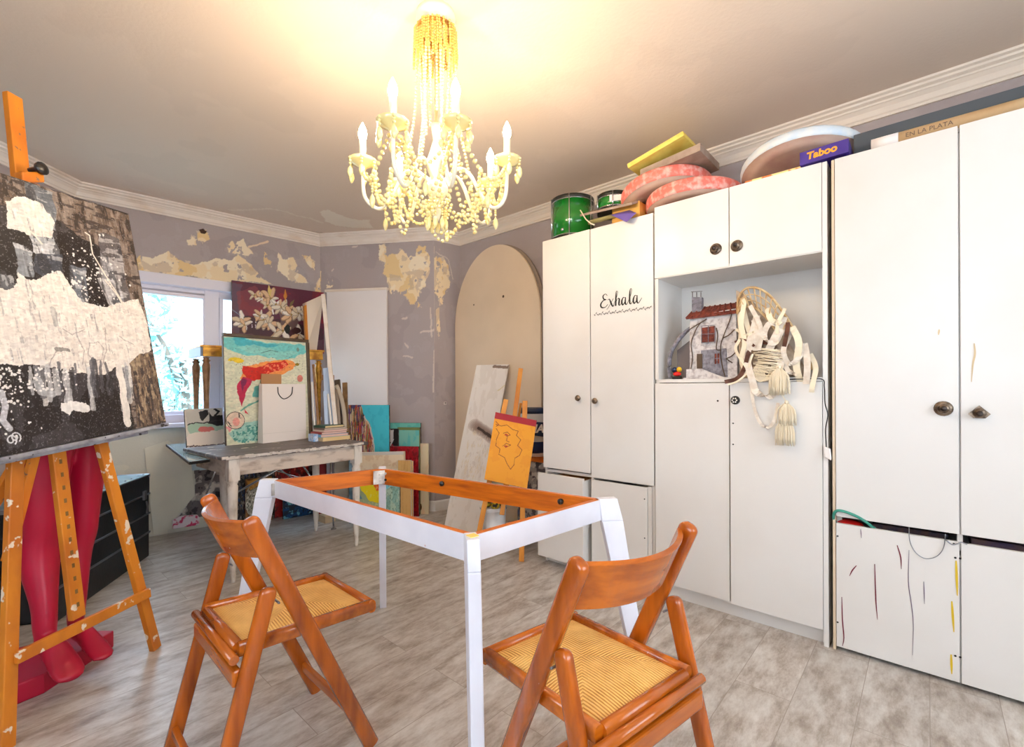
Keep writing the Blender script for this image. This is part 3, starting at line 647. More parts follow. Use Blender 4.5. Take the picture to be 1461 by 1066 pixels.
# wire pull hanging out of the lower door
w = cr([tuple(onX(x, y, XC-.006)) for x, y in ((1297,752),(1298,772),(1306,788),(1320,797),(1336,794),(1346,782),(1349,762))], 6)
MB().sweep(w, .0016, 6).build('wire_pull', M['steel'], dl)
w = cr([tuple(onX(x, y, XC-.010)) for x, y in ((1349,770),(1358,777),(1366,776),(1372,774),(1380,777))], 5)
MB().sweep(w, .0025, 6).build('wire_hook', M['steel'], dl)
# stuff seen in the dark gap of wardrobe C
tag(MB().obox((XC+.05, ys+.03, .519), (.2,0,0), (0,.24,0), (0,0,.045)).build('folded_cloth', mat('dark_brown_cloth', (88,62,54), .9, col2=(50,44,60), scale=30)), 'dark brown folded cloth in the gap above the dripped lower door', 'cloth')
tag(MB().obox((XC+.05, y0+.03, .519), (.2,0,0), (0,.34,0), (0,0,.045)).build('folded_cloth', mat('dark_violet_cloth', (66,52,76), .9, col2=(100,72,60), scale=18)), 'dark violet folded cloth in the gap above the rightmost lower door', 'cloth')
hs = [onX(x, y, XC+dx) for x, y, dx in ((1192,746,.02),(1189,737,.0),(1194,729,-.008),(1208,731,-.008),(1228,740,-.006),(1249,755,.022))]
tag(MB().sweep(cr([tuple(p) for p in hs], 6), .006, 8).build('garden_hose', M['teal']), 'loop of teal hose poking out at the top of the lower door', 'hose')
p = onX(1212, 748, XC+.05); tag(MB().ball((XC+.062, p.y, .5435), .05, 0, 12, 8, (.8,1,.45)).build('rag', M['red_plastic']), 'bright red rag tucked beneath the teal hose loop', 'rag')
# cord with white switch between the cabinets
q = cr([tuple(onX(x, y, XC-.012)) for x, y in ((1100,542),(1140,541),(1172,541),(1176,552),(1177,575),(1181,592),(1178,612),(1179,640))], 6)
t = thing('switch_cord', q[-1], 'thin dark cord ending in a white switch beside the niche', 'cord')
MB().sweep(q, .0022, 6).build('cord', M['cord'], t)
p = onX(1181, 645, XC-.012); MB().obox(p+Vector((-.008,.012,-.024)), (.016,0,0), (0,-.026,-.012), (0,.004,.050)).build('switch', M['paper'], t, bevel=.004)
# ------------------------------------------------------------------ bare table frame
T = thing('table_frame', (1.13, 1.47, 0), 'white painted table frame without its top, bare orange wood inside', 'table')
cn = {'near': Vector((.835,.885,0)), 'right': Vector((1.425,.835,0)), 'far': Vector((1.275,1.975,0)), 'left': Vector((.800,2.085,0))}
ctr = (cn['near']+cn['right']+cn['far']+cn['left'])/4; TZ = .768; RH = .070; RTk = .022
order = ['near','right','far','left']
for i in range(4):
    a, b = cn[order[i]], cn[order[(i+1) % 4]]; d = (b-a).normalized(); n = Vector((-d.y, d.x, 0))
    if n.dot(ctr-a) < 0: n = -n
    a2 = a+d*.016+n*.004; b2 = b-d*.016+n*.004; mb = MB(); o = a2+Vector((0,0,TZ-RH-.004))
    mb.obox(o, b2-a2, n*.004, Vector((0,0,RH)), 0); mb.obox(o+n*.004, b2-a2, n*(RTk-.004), Vector((0,0,RH+.0004)), 1)
    r = mb.build('side_rail' if i % 2 else 'end_rail', [M['tablewhite'], M['pine']], T); r['label'] = 'rail painted white outside, bare orange wood inside'
    for q in ([(.12,.55,.85)] if i in (1,2) else [(.1,)])[0]:
        pass
legs = {'near': ((-.06,-.085), .034, .075), 'right': ((.115,-.095), .034, .075), 'far': ((.115,.175), .034, .075), 'left': ((-.10,.115), .034, .075)}
for k, ((dx, dy), tw, dp) in legs.items():
    p = cn[k]; dg = Vector((dx, dy, 0)).normalized() if k in ('near','far') else Vector((dx, dy, 0)).normalized()
    sd = Vector((-dg.y, dg.x, 0)); mb = MB()
    top = Vector((p.x, p.y, TZ)); bot = Vector((p.x+dx, p.y+dy, 0)); w1, w0 = dp, dp*.55
    def ring(c_, w): return [c_-dg*(w*.45)-sd*tw/2, c_+dg*(w*.55)-sd*tw/2, c_+dg*(w*.55)+sd*tw/2, c_-dg*(w*.45)+sd*tw/2]
    tp = ring(top, w1*.86) ; md = ring(top+(bot-top)*.10, w1); bt = ring(bot, w0)
    mb.hexa(bt+md); 
    mb.add(md+tp, [(0,1,5,4),(1,2,6,5),(2,3,7,6),(3,0,4,7),(4,5,6,7),(3,2,1,0)])
    mb.build('leg', M['tablewhite'], T, bevel=.003)
# zinc corner plate at the far corner, small brackets elsewhere
p = cn['far']; dd = (ctr-p).normalized(); sd = Vector((-dd.y, dd.x, 0)); o = p+dd*.052-sd*.054+Vector((0,0,TZ-RH))
mb = MB().obox(o, sd*.108, dd*.003, Vector((0,0,RH-.006)))
for z_ in (.015,.045): mb.obox(o+sd*.026+dd*.003+Vector((0,0,z_-.004)), sd*.056, dd*.006, Vector((0,0,.010)))
mb.lathe([(.006,0),(.006,.006),(0,.008)], o+sd*.054+dd*.009+Vector((0,0,.050)), 8, axis=dd).lathe([(.006,0),(.006,.006),(0,.008)], o+sd*.054+dd*.009+Vector((0,0,.020)), 8, 1, axis=dd)
mb.build('corner_plate', [M['zinc'], M['black']], T, bevel=.001)
for k in ('right','left'):
    p = cn[k]; dd = (ctr-p).normalized(); sd = Vector((-dd.y, dd.x, 0)); o = p+dd*.034-sd*.026+Vector((0,0,TZ-RH+.006))
    MB().obox(o, sd*.052, dd*.003, Vector((0,0,RH-.02))).lathe([(.006,0),(.006,.006),(0,.008)], o+sd*.026+dd*.003+Vector((0,0,.025)), 8, 1, axis=dd).build('corner_plate', [M['zinc'], M['black']], T)
a, b = cn['right'], cn['far']; d = (b-a).normalized(); n = Vector((-d.y, d.x, 0)); n = n if n.dot(ctr-a) > 0 else -n
for f in (.14,.64): MB().lathe([(.011,0),(.011,.008),(0,.009)], a+(b-a)*f+n*(.004+RTk)+Vector((0,0,TZ-.028)), 10, axis=n).build('bolt', M['darkglass'], T)
MB().obox(cn['near']+Vector((-.014,-.014,TZ)), (.024,-.004,0), (.004,.024,0), (0,0,.002)).build('bare_wood_patch', mat('yellow_bare_end_grain', (250,214,110), .6), T)

# ------------------------------------------------------------------ folding chairs with rush seats
mt, nt, b = newmat('woven_rush'); L = nt.links
tc = N(nt, 'ShaderNodeTexCoord'); sx = N(nt, 'ShaderNodeSeparateXYZ'); L.new(tc.outputs['Object'], sx.inputs[0])
def mth(op, a, b_=None, v=None):
    n = N(nt, 'ShaderNodeMath', operation=op); L.new(a, n.inputs[0])
    if b_ is not None: L.new(b_, n.inputs[1])
    if v is not None: n.inputs[1].default_value = v
    return n.outputs[0]
ax = mth('ABSOLUTE', sx.outputs[0]); ay = mth('ABSOLUTE', sx.outputs[1]); ax2 = mth('MULTIPLY', ax, v=1.0); cmp_ = mth('GREATER_THAN', ax2, ay)
stx = mth('SINE', mth('MULTIPLY', sx.outputs[0], v=760)); sty = mth('SINE', mth('MULTIPLY', sx.outputs[1], v=760))
mxx = N(nt, 'ShaderNodeMix', data_type='FLOAT'); L.new(cmp_, mxx.inputs['Factor']); L.new(stx, mxx.inputs['A']); L.new(sty, mxx.inputs['B'])
no = N(nt, 'ShaderNodeTexNoise'); no.inputs['Scale'].default_value = 14; no.inputs['Detail'].default_value = 5; L.new(tc.outputs['Object'], no.inputs['Vector'])
s2 = mth('ADD', mth('MULTIPLY', mxx.outputs['Result'], v=.30), mth('MULTIPLY', no.outputs['Fac'], v=.9))
rp = N(nt, 'ShaderNodeValToRGB'); e = rp.color_ramp.elements; e[0].position = .15; e[0].color = (*lin((196,130,50)), 1); e[1].position = .60; e[1].color = (*lin((252,204,122)), 1)
q = e.new(.36); q.color = (*lin((240,180,92)), 1)
L.new(s2, rp.inputs[0]); L.new(rp.outputs[0], b.inputs['Base Color']); b.inputs['Roughness'].default_value = .6
bp = N(nt, 'ShaderNodeBump'); bp.inputs['Strength'].default_value = .5; bp.inputs['Distance'].default_value = .002; L.new(mxx.outputs['Result'], bp.inputs['Height']); L.new(bp.outputs[0], b.inputs['Normal'])
M['rush'] = mt
def post(mb, a, b, rx, ry, side, n=16, pw=.62):
    a, b = Vector(a), Vector(b); d = (b-a).normalized(); L_ = (b-a).length; e = rx*.8
    pts = [a+d*0, a+d*.004]; rs = [(rx*.82, ry*.82), (rx, ry)]
    for k in range(0, 6):
        t = k/5*math.pi/2*.96; pts.append(b-d*e+d*e*math.sin(t)); rs.append((rx*math.cos(t)**.7, ry*(math.cos(t)**.5)))
    mb.sweep(pts, rs, n, side=side, power=pw); return mb
def make_chair(label):
    t = thing('folding_chair', (0,0,0), label, 'chair', None)
    for s in (-1, 1):
        mb = MB(); post(mb, (s*.198, .172, .0), (s*.198, -.190, .805), .0235, .0155, (0,1,0)); mb.build('back_post', M['chairwood'], t)
        mb = MB(); post(mb, (s*.200, -.294, .0), (s*.200, -.138, .605), .0215, .0145, (0,1,0)); mb.build('rear_leg', M['chairwood'], t)
    # curved backrest between the posts
    mb = MB(); up = Vector((0,-.362,.805)).normalized(); pts = []
    for k in range(17):
        u = -1+k/8; cx = u*.186; base = Vector((cx, -.143-.072*(1-u*u)+.0, .735)); pts.append(base)
    h = .060; fr_ = []; th = .007
    for k, p in enumerate(pts):
        tg = (pts[min(k+1,16)]-pts[max(k-1,0)]).normalized(); nn = tg.cross(up).normalized(); sag = .006*(1-((k-8)/8)**2)
        fr_.append([p-up*(h+sag)-nn*th, p+up*(h-sag)-nn*th, p+up*(h-sag)+nn*th, p-up*(h+sag)+nn*th])
    vs = [q for r_ in fr_ for q in r_]; fs = [(3,2,1,0), (64,65,66,67)]
    for k in range(16):
        for j in range(4): fs.append((4*k+j, 4*k+(j+1) % 4, 4*k+4+(j+1) % 4, 4*k+4+j))
    mb.add(vs, fs); o = mb.build('backrest', M['chairwood_h'], t, bevel=.002)
    for f in o.data.polygons: f.use_smooth = False
    # seat : frame with rounded bars and a woven panel
    z = .435
    fr2 = MB()
    for s in (-1, 1): fr2.sweep([(s*.162,-.205,z+.012),(s*.162,.195,z-.004)], (.0135,.020), 14, side=(1,0,0), power=.7)
    fr2.sweep([(-.174,.190,z-.004),(.174,.190,z-.004)], (.020,.0135), 14, side=(0,0,1), power=.7)
    fr2.sweep([(-.150,-.200,z+.012),(.150,-.200,z+.012)], (.016,.015), 12, side=(0,0,1))
    fr2.build('seat_frame', M['chairwood_h'], t)
    mb = MB(); n = 18; vs = []
    for j in range(n+1):
        for i in range(n+1):
            u, v = -1+2*i/n, -1+2*j/n; vs.append((u*.153, v*.190-.006, z+.012-v*.008+.010*(1-abs(u)**3)*(1-abs(v)**3)-.004*max(abs(u),abs(v))**6))
    fs = [(j*(n+1)+i, j*(n+1)+i+1, (j+1)*(n+1)+i+1, (j+1)*(n+1)+i) for j in range(n) for i in range(n)]
    mb.add(vs, fs, 0, True); k = len(mb.v)
    mb.add([(v.x, v.y, z-.010) for v in mb.v], [tuple(reversed(f)) for f in fs], 0, True)
    mb.build('woven_seat', M['rush'], t)
    MB().sweep([(-.190,-.222,.435),(.190,-.222,.435)], .0125, 12).build('rear_bar', M['chairwood_h'], t)
    MB().bar((-.192,-.216,.385),(.192,-.216,.385), .022, .046).build('rear_rail', M['chairwood_h'], t, bevel=.006)
    MB().bar((-.188,-.278,.092),(.188,-.278,.092), .018, .032).build('stretcher', M['chairwood_h'], t, bevel=.005)
    MB().bar((-.188,.118,.120),(.188,.118,.120), .018, .032).build('stretcher', M['chairwood_h'], t, bevel=.005)
    for s in (-1, 1):
        MB().sweep([(s*.186,-.118,.560),(s*.2155,-.118,.560)], .003, 8).build('pivot', M['steel'], t)
    return t
chair0 = make_chair('varnished pine folding chair at the left with its back to the mannequin legs')
def dup(root, loc, rz, label):
    r = root.copy(); link(r); r.location = loc; r.rotation_euler = (0,0,rz); r['label'] = label
    for ch in root.children: c_ = ch.copy(); link(c_); c_.parent = r
    return r
dup(chair0, (1.02, .672, 0), math.radians(-10.4), 'varnished pine folding chair nearest the white wardrobes, back to the camera')
chair0.location = (.66, 1.55, 0); chair0.rotation_euler = (0,0,math.radians(-90-1.5))
for c_ in [o for o in SC.objects if o.name.startswith('folding_chair')]: c_['group'] = 'folding chairs at the table frame'

# ------------------------------------------------------------------ big studio easel and its painting
F1 = onZ(8,1070,0); F2 = onZ(222,926,0); AP = at(45,250,1.774); FN = (F2-F1).cross(AP-F1).normalized(); FN = FN if FN.x > 0 else -FN
E_ = thing('studio_easel', (F1+F2)/2, 'tall orange paint-stained studio easel holding the big abstract canvas', 'easel')
ea = (F2-F1).normalized(); upv = FN.cross(ea); upv = upv if upv.z > 0 else -upv
def onE(px, py, off=0): return onP(px, py, F1+FN*off, FN)
def ebar(name, a, b, w, h, off=0, m_='easelwood2', bev=.003): return MB().bar(a+FN*off, b+FN*off, w, h, side=FN).build(name, M[m_], E_, bevel=bev)
mid = (F1+F2)/2
legR = ebar('leg', F2, onE(45,262), .042, .024); legL = ebar('leg', F1, onE(35,262), .042, .024, m_='easelwood2')
ebar('cross_bar', onE(14,940), onE(206,846), .040, .020, .022)
ebar('centre_rail', onE(110,882), onE(60,470), .050, .022, .0)
mb = MB()
for k in range(15):
    p = onE(110,882)+(onE(60,470)-onE(110,882))*(.04+k*.045); mb.obox(p+FN*.0112-ea*.006, ea*.010, upv*.016, FN*.0008)
o = mb.build('notch_strip', mat('dark_notches', (130,96,50), .6), E_); o['kind'] = 'stuff'
ebar('mast', onE(60,480)-FN*.022, onE(28,134)-FN*.03, .052, .024, 0, 'easelwood')
hb = onE(100,560)-FN*.05; rf = at(-150,960,2.05); rf.z = 0
hb2 = onE(58,636)-FN*.03; MB().bar(hb, Vector((hb.x-.48, hb.y+.12, 0)), .040, .022, side=FN).build('rear_leg', M['easelwood'], E_, bevel=.003)
MB().bar(onE(62,632)-FN*.024, onE(18,800)-FN*.02, .030, .018, side=FN).build('brace', M['easelwood'], E_, bevel=.003)
M['crust'] = mat('grey_paint_crusted_ledge', (176,178,186), .5, col2=(120,120,130), scale=18, speck=(40,38,40), speck_amt=.64, speck_scale=24)
ebar('tray', onE(-45,666), onE(196,617), .022, .050, .026, 'crust')
p = onE(47,262,.03); MB().obox(onE(22,262,.022), onE(54,262,.022)-onE(22,262,.022), upv*.04, FN*.03).build('top_clamp', M['easelwood'], E_, bevel=.004)
MB().lathe([(.009,-.02),(.009,.02),(.022,.022),(.024,.034),(.012,.040),(0,.041)], onE(49,242,.03), 12, axis=FN).build('clamp_knob', M['darkglass'], E_, bevel=.001)
# canvas : rectangle found on the easel's own plane
CO = .068; q0 = onP(237,603,F1+FN*CO,FN); q1 = onP(183,305,F1+FN*CO,FN); q2 = onP(0,652,F1+FN*CO,FN)
Vv = q1-q0; Uu = (q0-q2).normalized(); Uu = (Uu-Vv.normalized()*Uu.dot(Vv.normalized())).normalized(); Wd = .86
org = q0-Uu*Wd; U = Uu*Wd
c = Cv(560, 600, (40,36,38), org, U, Vv)
def streak(c, sy, sx, seed): return c.n(sy, sx, seed, 5)
t = streak(c, 8, 10, 3); c.put(t > .55, (78,74,78), .6); 
c.jitter(.02, 12, 2)
c.poly([(-200,236),(0,245),(183,305),(240,600),(190,620),(178,470),(150,360),(120,340),(60,300),(-200,262)], (112,96,86)); n1_ = c.n(18, 50, 8); n2_ = c.n(60, 12, 9)
mm = c.mask_poly([(-200,236),(0,245),(183,305),(240,600),(190,620),(178,470),(150,360),(120,340),(60,300),(-200,262)])
c.put(mm & (n1_ > .55), (148,136,128), .8); c.put(mm & (n2_ > .6), (60,52,50), .8); c.put(mm & (n1_ < .40), (58,48,44), .9)
c.poly([(85,330),(130,345),(150,420),(170,460),(120,440),(95,400),(80,370)], (34,28,30)); 
# grey-blue brushed passages
for P, cc in (([(35,262),(72,272),(82,330),(60,325),(40,300)], (104,112,122)), ([(40,330),(78,335),(82,365),(60,372),(45,360)], (186,192,200)), ([(48,362),(85,362),(92,392),(60,396),(48,385)], (70,76,88)), ([(20,350),(45,360),(48,395),(25,392)], (150,156,164)),
    ([(-40,385),(20,395),(24,420),(-40,425)], (96,100,106)), ([(100,380),(122,385),(128,440),(108,440)], (120,128,140)), ([(140,330),(170,340),(185,430),(160,440),(140,400)], (98,94,98)), ([(140,360),(160,380),(180,440),(168,450),(148,410)], (150,150,156))):
    m_ = c.mask_poly(P); c.put(m_, cc, .9); c.put(m_ & (c.n(50, 14, int(P[0][0])+80) > .56), (230,230,232), .5); c.put(m_ & (c.n(16, 40, int(P[0][1])) < .42), (50,50,56), .6)
# white masses
c.jitter(.010, 40, 12)
W1_ = [(8,286),(34,280),(60,290),(78,318),(74,338),(48,336),(30,332),(10,326)]
W2_ = [(-200,400),(20,412),(26,388),(45,402),(84,384),(96,400),(118,432),(150,438),(176,432),(196,426),(208,452),(216,500),(198,508),(200,526),(180,528),(168,522),(150,536),(118,532),(96,528),(60,522),(-200,512)]
for P in (W1_, W2_): c.poly(P, (244,238,230))
ww = c.mask_poly(W2_) | c.mask_poly(W1_); t = c.n(40, 30, 44, 5); c.put(ww & (t > .58), (232,224,216), .7); c.put(ww & (t < .34), (224,218,214), .6); c.put(ww & (c.n(20,90,45,5) > .70), (170,166,166), .6); c.put(ww & (c.n(120,60,46,3) > .66), (214,204,198), .6)
c.jitter(.006, 40, 5)
for P in ([(128,492),(126,506),(134,516),(146,512),(148,496),(140,488),(128,490)], [(110,480),(120,500),(118,520)], [(150,470),(152,500),(146,520)], [(90,470),(104,478),(120,470)], [(80,500),(70,520),(66,530)], [(170,480),(190,492)]): c.line(P, .004, (170,160,158), .7)
c.line([(76,442),(80,462)], .02, (170,170,168), .6); c.line([(80,498),(98,500)], .012, (90,86,84), .6)
for P, cc in (([(-120,300),(-70,295),(-66,340),(-118,350)], (236,230,222)), ([(-200,340),(-60,350),(-40,380),(-200,385)], (110,112,120)), ([(-160,560),(-120,560),(-118,640),(-150,650)], (170,168,170))):
    c.jitter(.012, 30, 55); c.poly(P, cc, .9)
# lower dark half : vertical drips of grey and white
rr = random.Random(3)
for k in range(34):
    x = rr.uniform(40,190); y = rr.uniform(520,545); l_ = rr.uniform(18,52); g = rr.choice([(210,210,212),(150,152,158),(90,90,96),(235,232,228),(60,58,62)])
    c.jitter(.01, 30, k); c.line([(x,y-8),(x+l_*.10,y+l_)], rr.uniform(.010,.024), g, .75)
c.jitter(.01, 20, 2); c.line([(170,525),(176,560),(182,604)], .034, (238,232,226)); c.line([(55,545),(60,560),(75,562)], .03, (190,192,196), .8)
c.poly([(186,520),(200,505),(222,505),(236,600),(196,610)], (116,98,84)); mm = c.mask_poly([(186,520),(200,505),(222,505),(236,600),(196,610)]); c.put(mm & (c.n(20,80,9) > .56), (176,156,130), .9); c.put(mm & (c.n(24,90,19) < .42), (62,54,54), .9)
c.jitter(.012, 46, 15); c.poly([(86,574),(122,574),(130,584),(118,588),(104,586),(98,592),(86,586)], (236,234,232)); c.jitter(0, 1)
for k in range(420):      # spatter
    zone = rr.random()
    if zone < .4: x, y = rr.gauss(128,24), rr.gauss(405,32)
    elif zone < .75: x, y = rr.gauss(0,26), rr.gauss(560,32)
    else: x, y = rr.uniform(-20,110), rr.uniform(525,560)
    u, v = c.to(x, y); rad = rr.uniform(.0015,.005); 
    if 0 < u < 1 and 0 < v < 1: c.ell((u,v), rad*rr.uniform(.7,1.6), rad, (238,236,234), photo=False)
for P in ([(122,332),(128,336),(132,362),(150,392),(168,420),(180,440)], [(150,400),(165,418),(176,436)], [(96,418),(112,426),(118,440),(108,432),(98,420)], [(34,322),(48,334),(60,348)]): c.line(P, .006, (236,230,220))
for ctr_ in ((16,628),(22,624)): c.line([(ctr_[0]+7*math.cos(a)*(.4+a/9), ctr_[1]+7*math.sin(a)*(.4+a/9)) for a in np.linspace(0,7,16)], .0045, (220,222,226))
c.line([(2,560),(8,580),(4,600),(14,612)], .02, (222,224,232), .8)
tx = c.n(150, 60, 71, 3)-.5; tx2 = c.n(30, 160, 72, 3)-.5; am_ = np.where(c.a.mean(2) > .8, .12, .34)[..., None]; c.a = np.clip(c.a*(1+tx[..., None]*am_+tx2[..., None]*am_), 0, 1)
sp_ = (c.n(200, 220, 73, 2) > .74) & (c.a.mean(2) < .5); c.put(sp_, (150,148,152), .6)
PT = thing('abstract_painting', org+U*.5, 'huge black and white abstract canvas with spatters, standing on the tall easel', 'painting')
art_mesh('canvas', c, org, U, Vv, .030, [M['art'], M['canvas_edge']], PT)
MB().obox(org+Uu*.0-Vv.normalized()*.016-FN*.034+FN*.0, U, Vv.normalized()*.014, FN*.046).build('bottom_ledge', M['crust'], E_)

# ------------------------------------------------------------------ crimson mannequin legs
MQ = thing('mannequin_legs', (.10, 2.60, 0), 'glossy crimson mannequin legs standing barefoot on a crimson plinth', 'mannequin')
bz = .075
P_ = [onZ(63,990,0), onZ(163,923,0)]; pa, pb = P_; dd = (pb-pa).normalized(); nn = Vector((-dd.y, dd.x, 0)); nn = nn if nn.x < 0 else -nn
poly = [pa, pb, pb+nn*.13, pb+nn*.30-dd*.14, pa+nn*.34+dd*.02, pa+nn*.26-dd*.13, pa+nn*.08-dd*.13]
MB().prism(poly, (0,0,bz)).build('plinth', M['magenta'], MQ, bevel=.006)
def leg_shape(mb, toe, heel, ankle, knee, thigh, hip, s=1.0):
    """toe..hip are centre-line points; a foot and a leg as two overlapping tapered bodies"""
    toe, heel, ankle, knee, thigh, hip = map(Vector, (toe, heel, ankle, knee, thigh, hip)); f = (toe-heel).normalized(); sd = Vector((-f.y, f.x, 0)).normalized()
    c1 = cr([tuple(heel)+(.020,.020), tuple(heel+f*.03+Vector((0,0,.008)))+(.030,.032), tuple(heel+(toe-heel)*.35+Vector((0,0,.016)))+(.031,.040), tuple(heel+(toe-heel)*.62+Vector((0,0,.004)))+(.038,.026), tuple(heel+(toe-heel)*.82-Vector((0,0,.008)))+(.040,.017), tuple(toe-Vector((0,0,.012))-f*.012)+(.030,.012), tuple(toe-Vector((0,0,.014)))+(.012,.006)], 5)
    mb.sweep([q[:3] for q in c1], [(q[3]*s, q[4]*s) for q in c1], 16, side=sd)
    for k in range(5):
        tp = toe+sd*(-.030+.015*k)*s*(1)-f*(.004+.006*abs(k-1))-Vector((0,0,.014)); mb.sweep([tp-f*.035, tp-f*.012, tp], [(.008,.008),(.009,.008),(.004,.004)], 8, side=sd)
    calf = ankle+(knee-ankle)*.62-f*.034; low = ankle+(knee-ankle)*.22-f*.003
    c2 = cr([tuple(ankle-Vector((0,0,.05)))+(.024,.032), tuple(ankle)+(.029,.034), tuple(low)+(.033,.036), tuple(calf)+(.050,.052), tuple(knee-Vector((0,0,.05))-f*.006)+(.047,.049), tuple(knee)+(.049,.052), tuple(knee+(thigh-knee)*.35)+(.055,.060), tuple(thigh)+(.069,.074), tuple(hip)+(.080,.088)], 6)
    mb.sweep([q[:3] for q in c2], [(q[3]*s, q[4]*s) for q in c2], 20, side=sd)
mb = MB()
fo = at(94,962,1.735)-at(66,905,1.90); 
toe1 = at(106,960,1.735); toe1.z = bz+.016; an1 = at(64,893,1.82); kn1 = at(61,748,1.86); th1 = at(64,655,1.88)
toe2 = at(152,930,1.87); toe2.z = bz+.016; an2 = at(108,880,1.97); kn2 = at(120,742,2.02); th2 = at(124,650,2.03)
def heel_of(an, toe): return Vector((an.x, an.y, an.z-.058))+(Vector((an.x,an.y,0))-Vector((toe.x,toe.y,0))).normalized()*.022
heel1, heel2 = heel_of(an1, toe1), heel_of(an2, toe2)
up1 = Vector((0,0,1)); hipc = (th1+th2)/2+Vector((0,0,.15)); hipd = (th2-th1); hipd.z = 0; hipd.normalize()
leg_shape(mb, toe1, heel1, an1, kn1, th1, hipc-hipd*.075, 1.24); leg_shape(mb, toe2, heel2, an2, kn2, th2, hipc+hipd*.075, 1.0)
c3 = cr([tuple(hipc-Vector((0,0,.06)))+(.13,.085), tuple(hipc)+(.155,.098), tuple(hipc+Vector((0,0,.07)))+(.150,.092), tuple(hipc+Vector((0,0,.13)))+(.125,.078)], 5)
mb.sweep([q[:3] for q in c3], [(q[3], q[4]) for q in c3], 24, side=hipd)
for mv in mb.v:
    pass
o = mb.build('legs', M['magenta'], MQ); rm = o.modifiers.new('remesh', 'REMESH'); rm.mode = 'VOXEL'; rm.voxel_size = .006; rm.use_smooth_shade = True
sm = o.modifiers.new('smooth', 'SMOOTH'); sm.factor = .6; sm.iterations = 8

# ------------------------------------------------------------------ black steamer trunk
a = onZ(213,793,0); b_ = onZ(123,858,0); d = (b_-a).normalized(); n = Vector((-d.y, d.x, 0)); n = n if n.x < 0 else -n
TR = thing('trunk', a+d*.45+n*.2, 'old black trunk with steel ribs and a worn lid by the window wall', 'trunk')
th_ = .565; dp = .42; ln = .95; Zv = Vector((0,0,1))
MB().obox(a, d*ln, n*dp, Zv*(th_-.14)).build('body', M['trunk'], TR, bevel=.006)
mb = MB().obox(a+Zv*(th_-.136)-n*.004, d*ln, n*(dp+.008), Zv*.130, 0); mb.obox(a+Zv*(th_-.006)-n*.002, d*ln, n*(dp+.004), Zv*.006, 1)
lid = mb.build('lid', [M['trunk'], M['trunk_top']], TR, bevel=.004)
for zz in (.16,.29,.425):
    MB().obox(a+Zv*zz-n*.007-d*.006, d*(ln+.012), n*.008, Zv*.013).obox(a+Zv*zz-d*.007, d*.008, n*dp, Zv*.013).build('steel_rib', M['steel'], TR, bevel=.003)
for q in (0, ln-.012): MB().obox(a+d*q-n*.008-d*.002+Zv*(th_-.02), d*.016, n*(dp+.016), Zv*.022).build('lid_strap', M['steel'], TR, bevel=.002)
for q in (.07, .72):
    mb = MB().obox(a+d*q-n*.018+Zv*(th_-.16), d*.035, n*.014, Zv*.06); mb.sweep([a+d*(q+.017)-n*.02+Zv*(th_-.17), a+d*(q+.010)-n*.024+Zv*(th_-.21), a+d*(q+.017)-n*.02+Zv*(th_-.25)], .006, 6); mb.build('latch', M['steel'], TR, bevel=.003)
mb = MB()
for i in range(12):
    for j in (0,1): mb.ball(a+d*(.03+i*.078)+n*(.02+j*(dp-.04))+Zv*(th_+.001), .006, 0, 6, 4)
mb.build('rivets', M['steel'], lid)
# ------------------------------------------------------------------ chandelier
CD = 1.856; cc0 = at(623, 300, CD); CXY = Vector((cc0.x, cc0.y, 0))
def cz(py): return CAM_H+(CY-py)*CD/FOC
CH = thing('chandelier', CXY+Vector((0,0,cz(338))), 'lit white chandelier dripping with yellow crystal beads', 'chandelier')
P0 = lambda r, a, z: CXY+(RT*math.sin(a)-FW*math.cos(a))*r+Vector((0,0,z))       # a = 0 towards the camera side
MB().lathe([(.0,CEIL),(.075,CEIL),(.078,CEIL-.02),(.06,CEIL-.055),(.03,CEIL-.075),(.008,CEIL-.085)], CXY, 24).build('canopy', M['chandelier'], CH)
MB().lathe([(.006,CEIL-.08),(.006,cz(195)),(.012,cz(190)),(.022,cz(178)),(.012,cz(200)),(.030,cz(222)),(.040,cz(232)),(.022,cz(246)),(.030,cz(258)),(.044,cz(266)),(.046,cz(272)),(.030,cz(282)),(.012,cz(292)),(.020,cz(300)),(.012,cz(312)),(.004,cz(318)),(0,cz(322))], CXY, 20).build('stem', M['chandelier'], CH)
MB().lathe([(.066,cz(40)),(.078,cz(44)),(.080,cz(50)),(.072,cz(52)),(.066,cz(48)),(.066,cz(40))], CXY, 28).build('crown_ring', M['gold'], CH)
def beads(mb, pts, r, gap=1.9, mi=0, seg=6):
    P = [Vector(p) for p in pts]; acc = 0; mb.ball(P[0], r, mi, seg, 4)
    for i in range(len(P)-1):
        d = P[i+1]-P[i]; L_ = d.length; s = gap*r-acc
        while s < L_: mb.ball(P[i]+d*(s/L_), r*R.uniform(.85,1.1), mi, seg, 4); s += gap*r
        acc = L_-(s-gap*r)
def chain(name, pts, r, m_='crystal', gap=1.9):
    mb = MB(); beads(mb, pts, r, gap); return mb.build(name, M[m_], CH)
ARMS = [(-21,.290),(22,.290),(-90,.292),(88,.280),(-137,.285),(134,.285)]
cupz = 2.045; tops = []
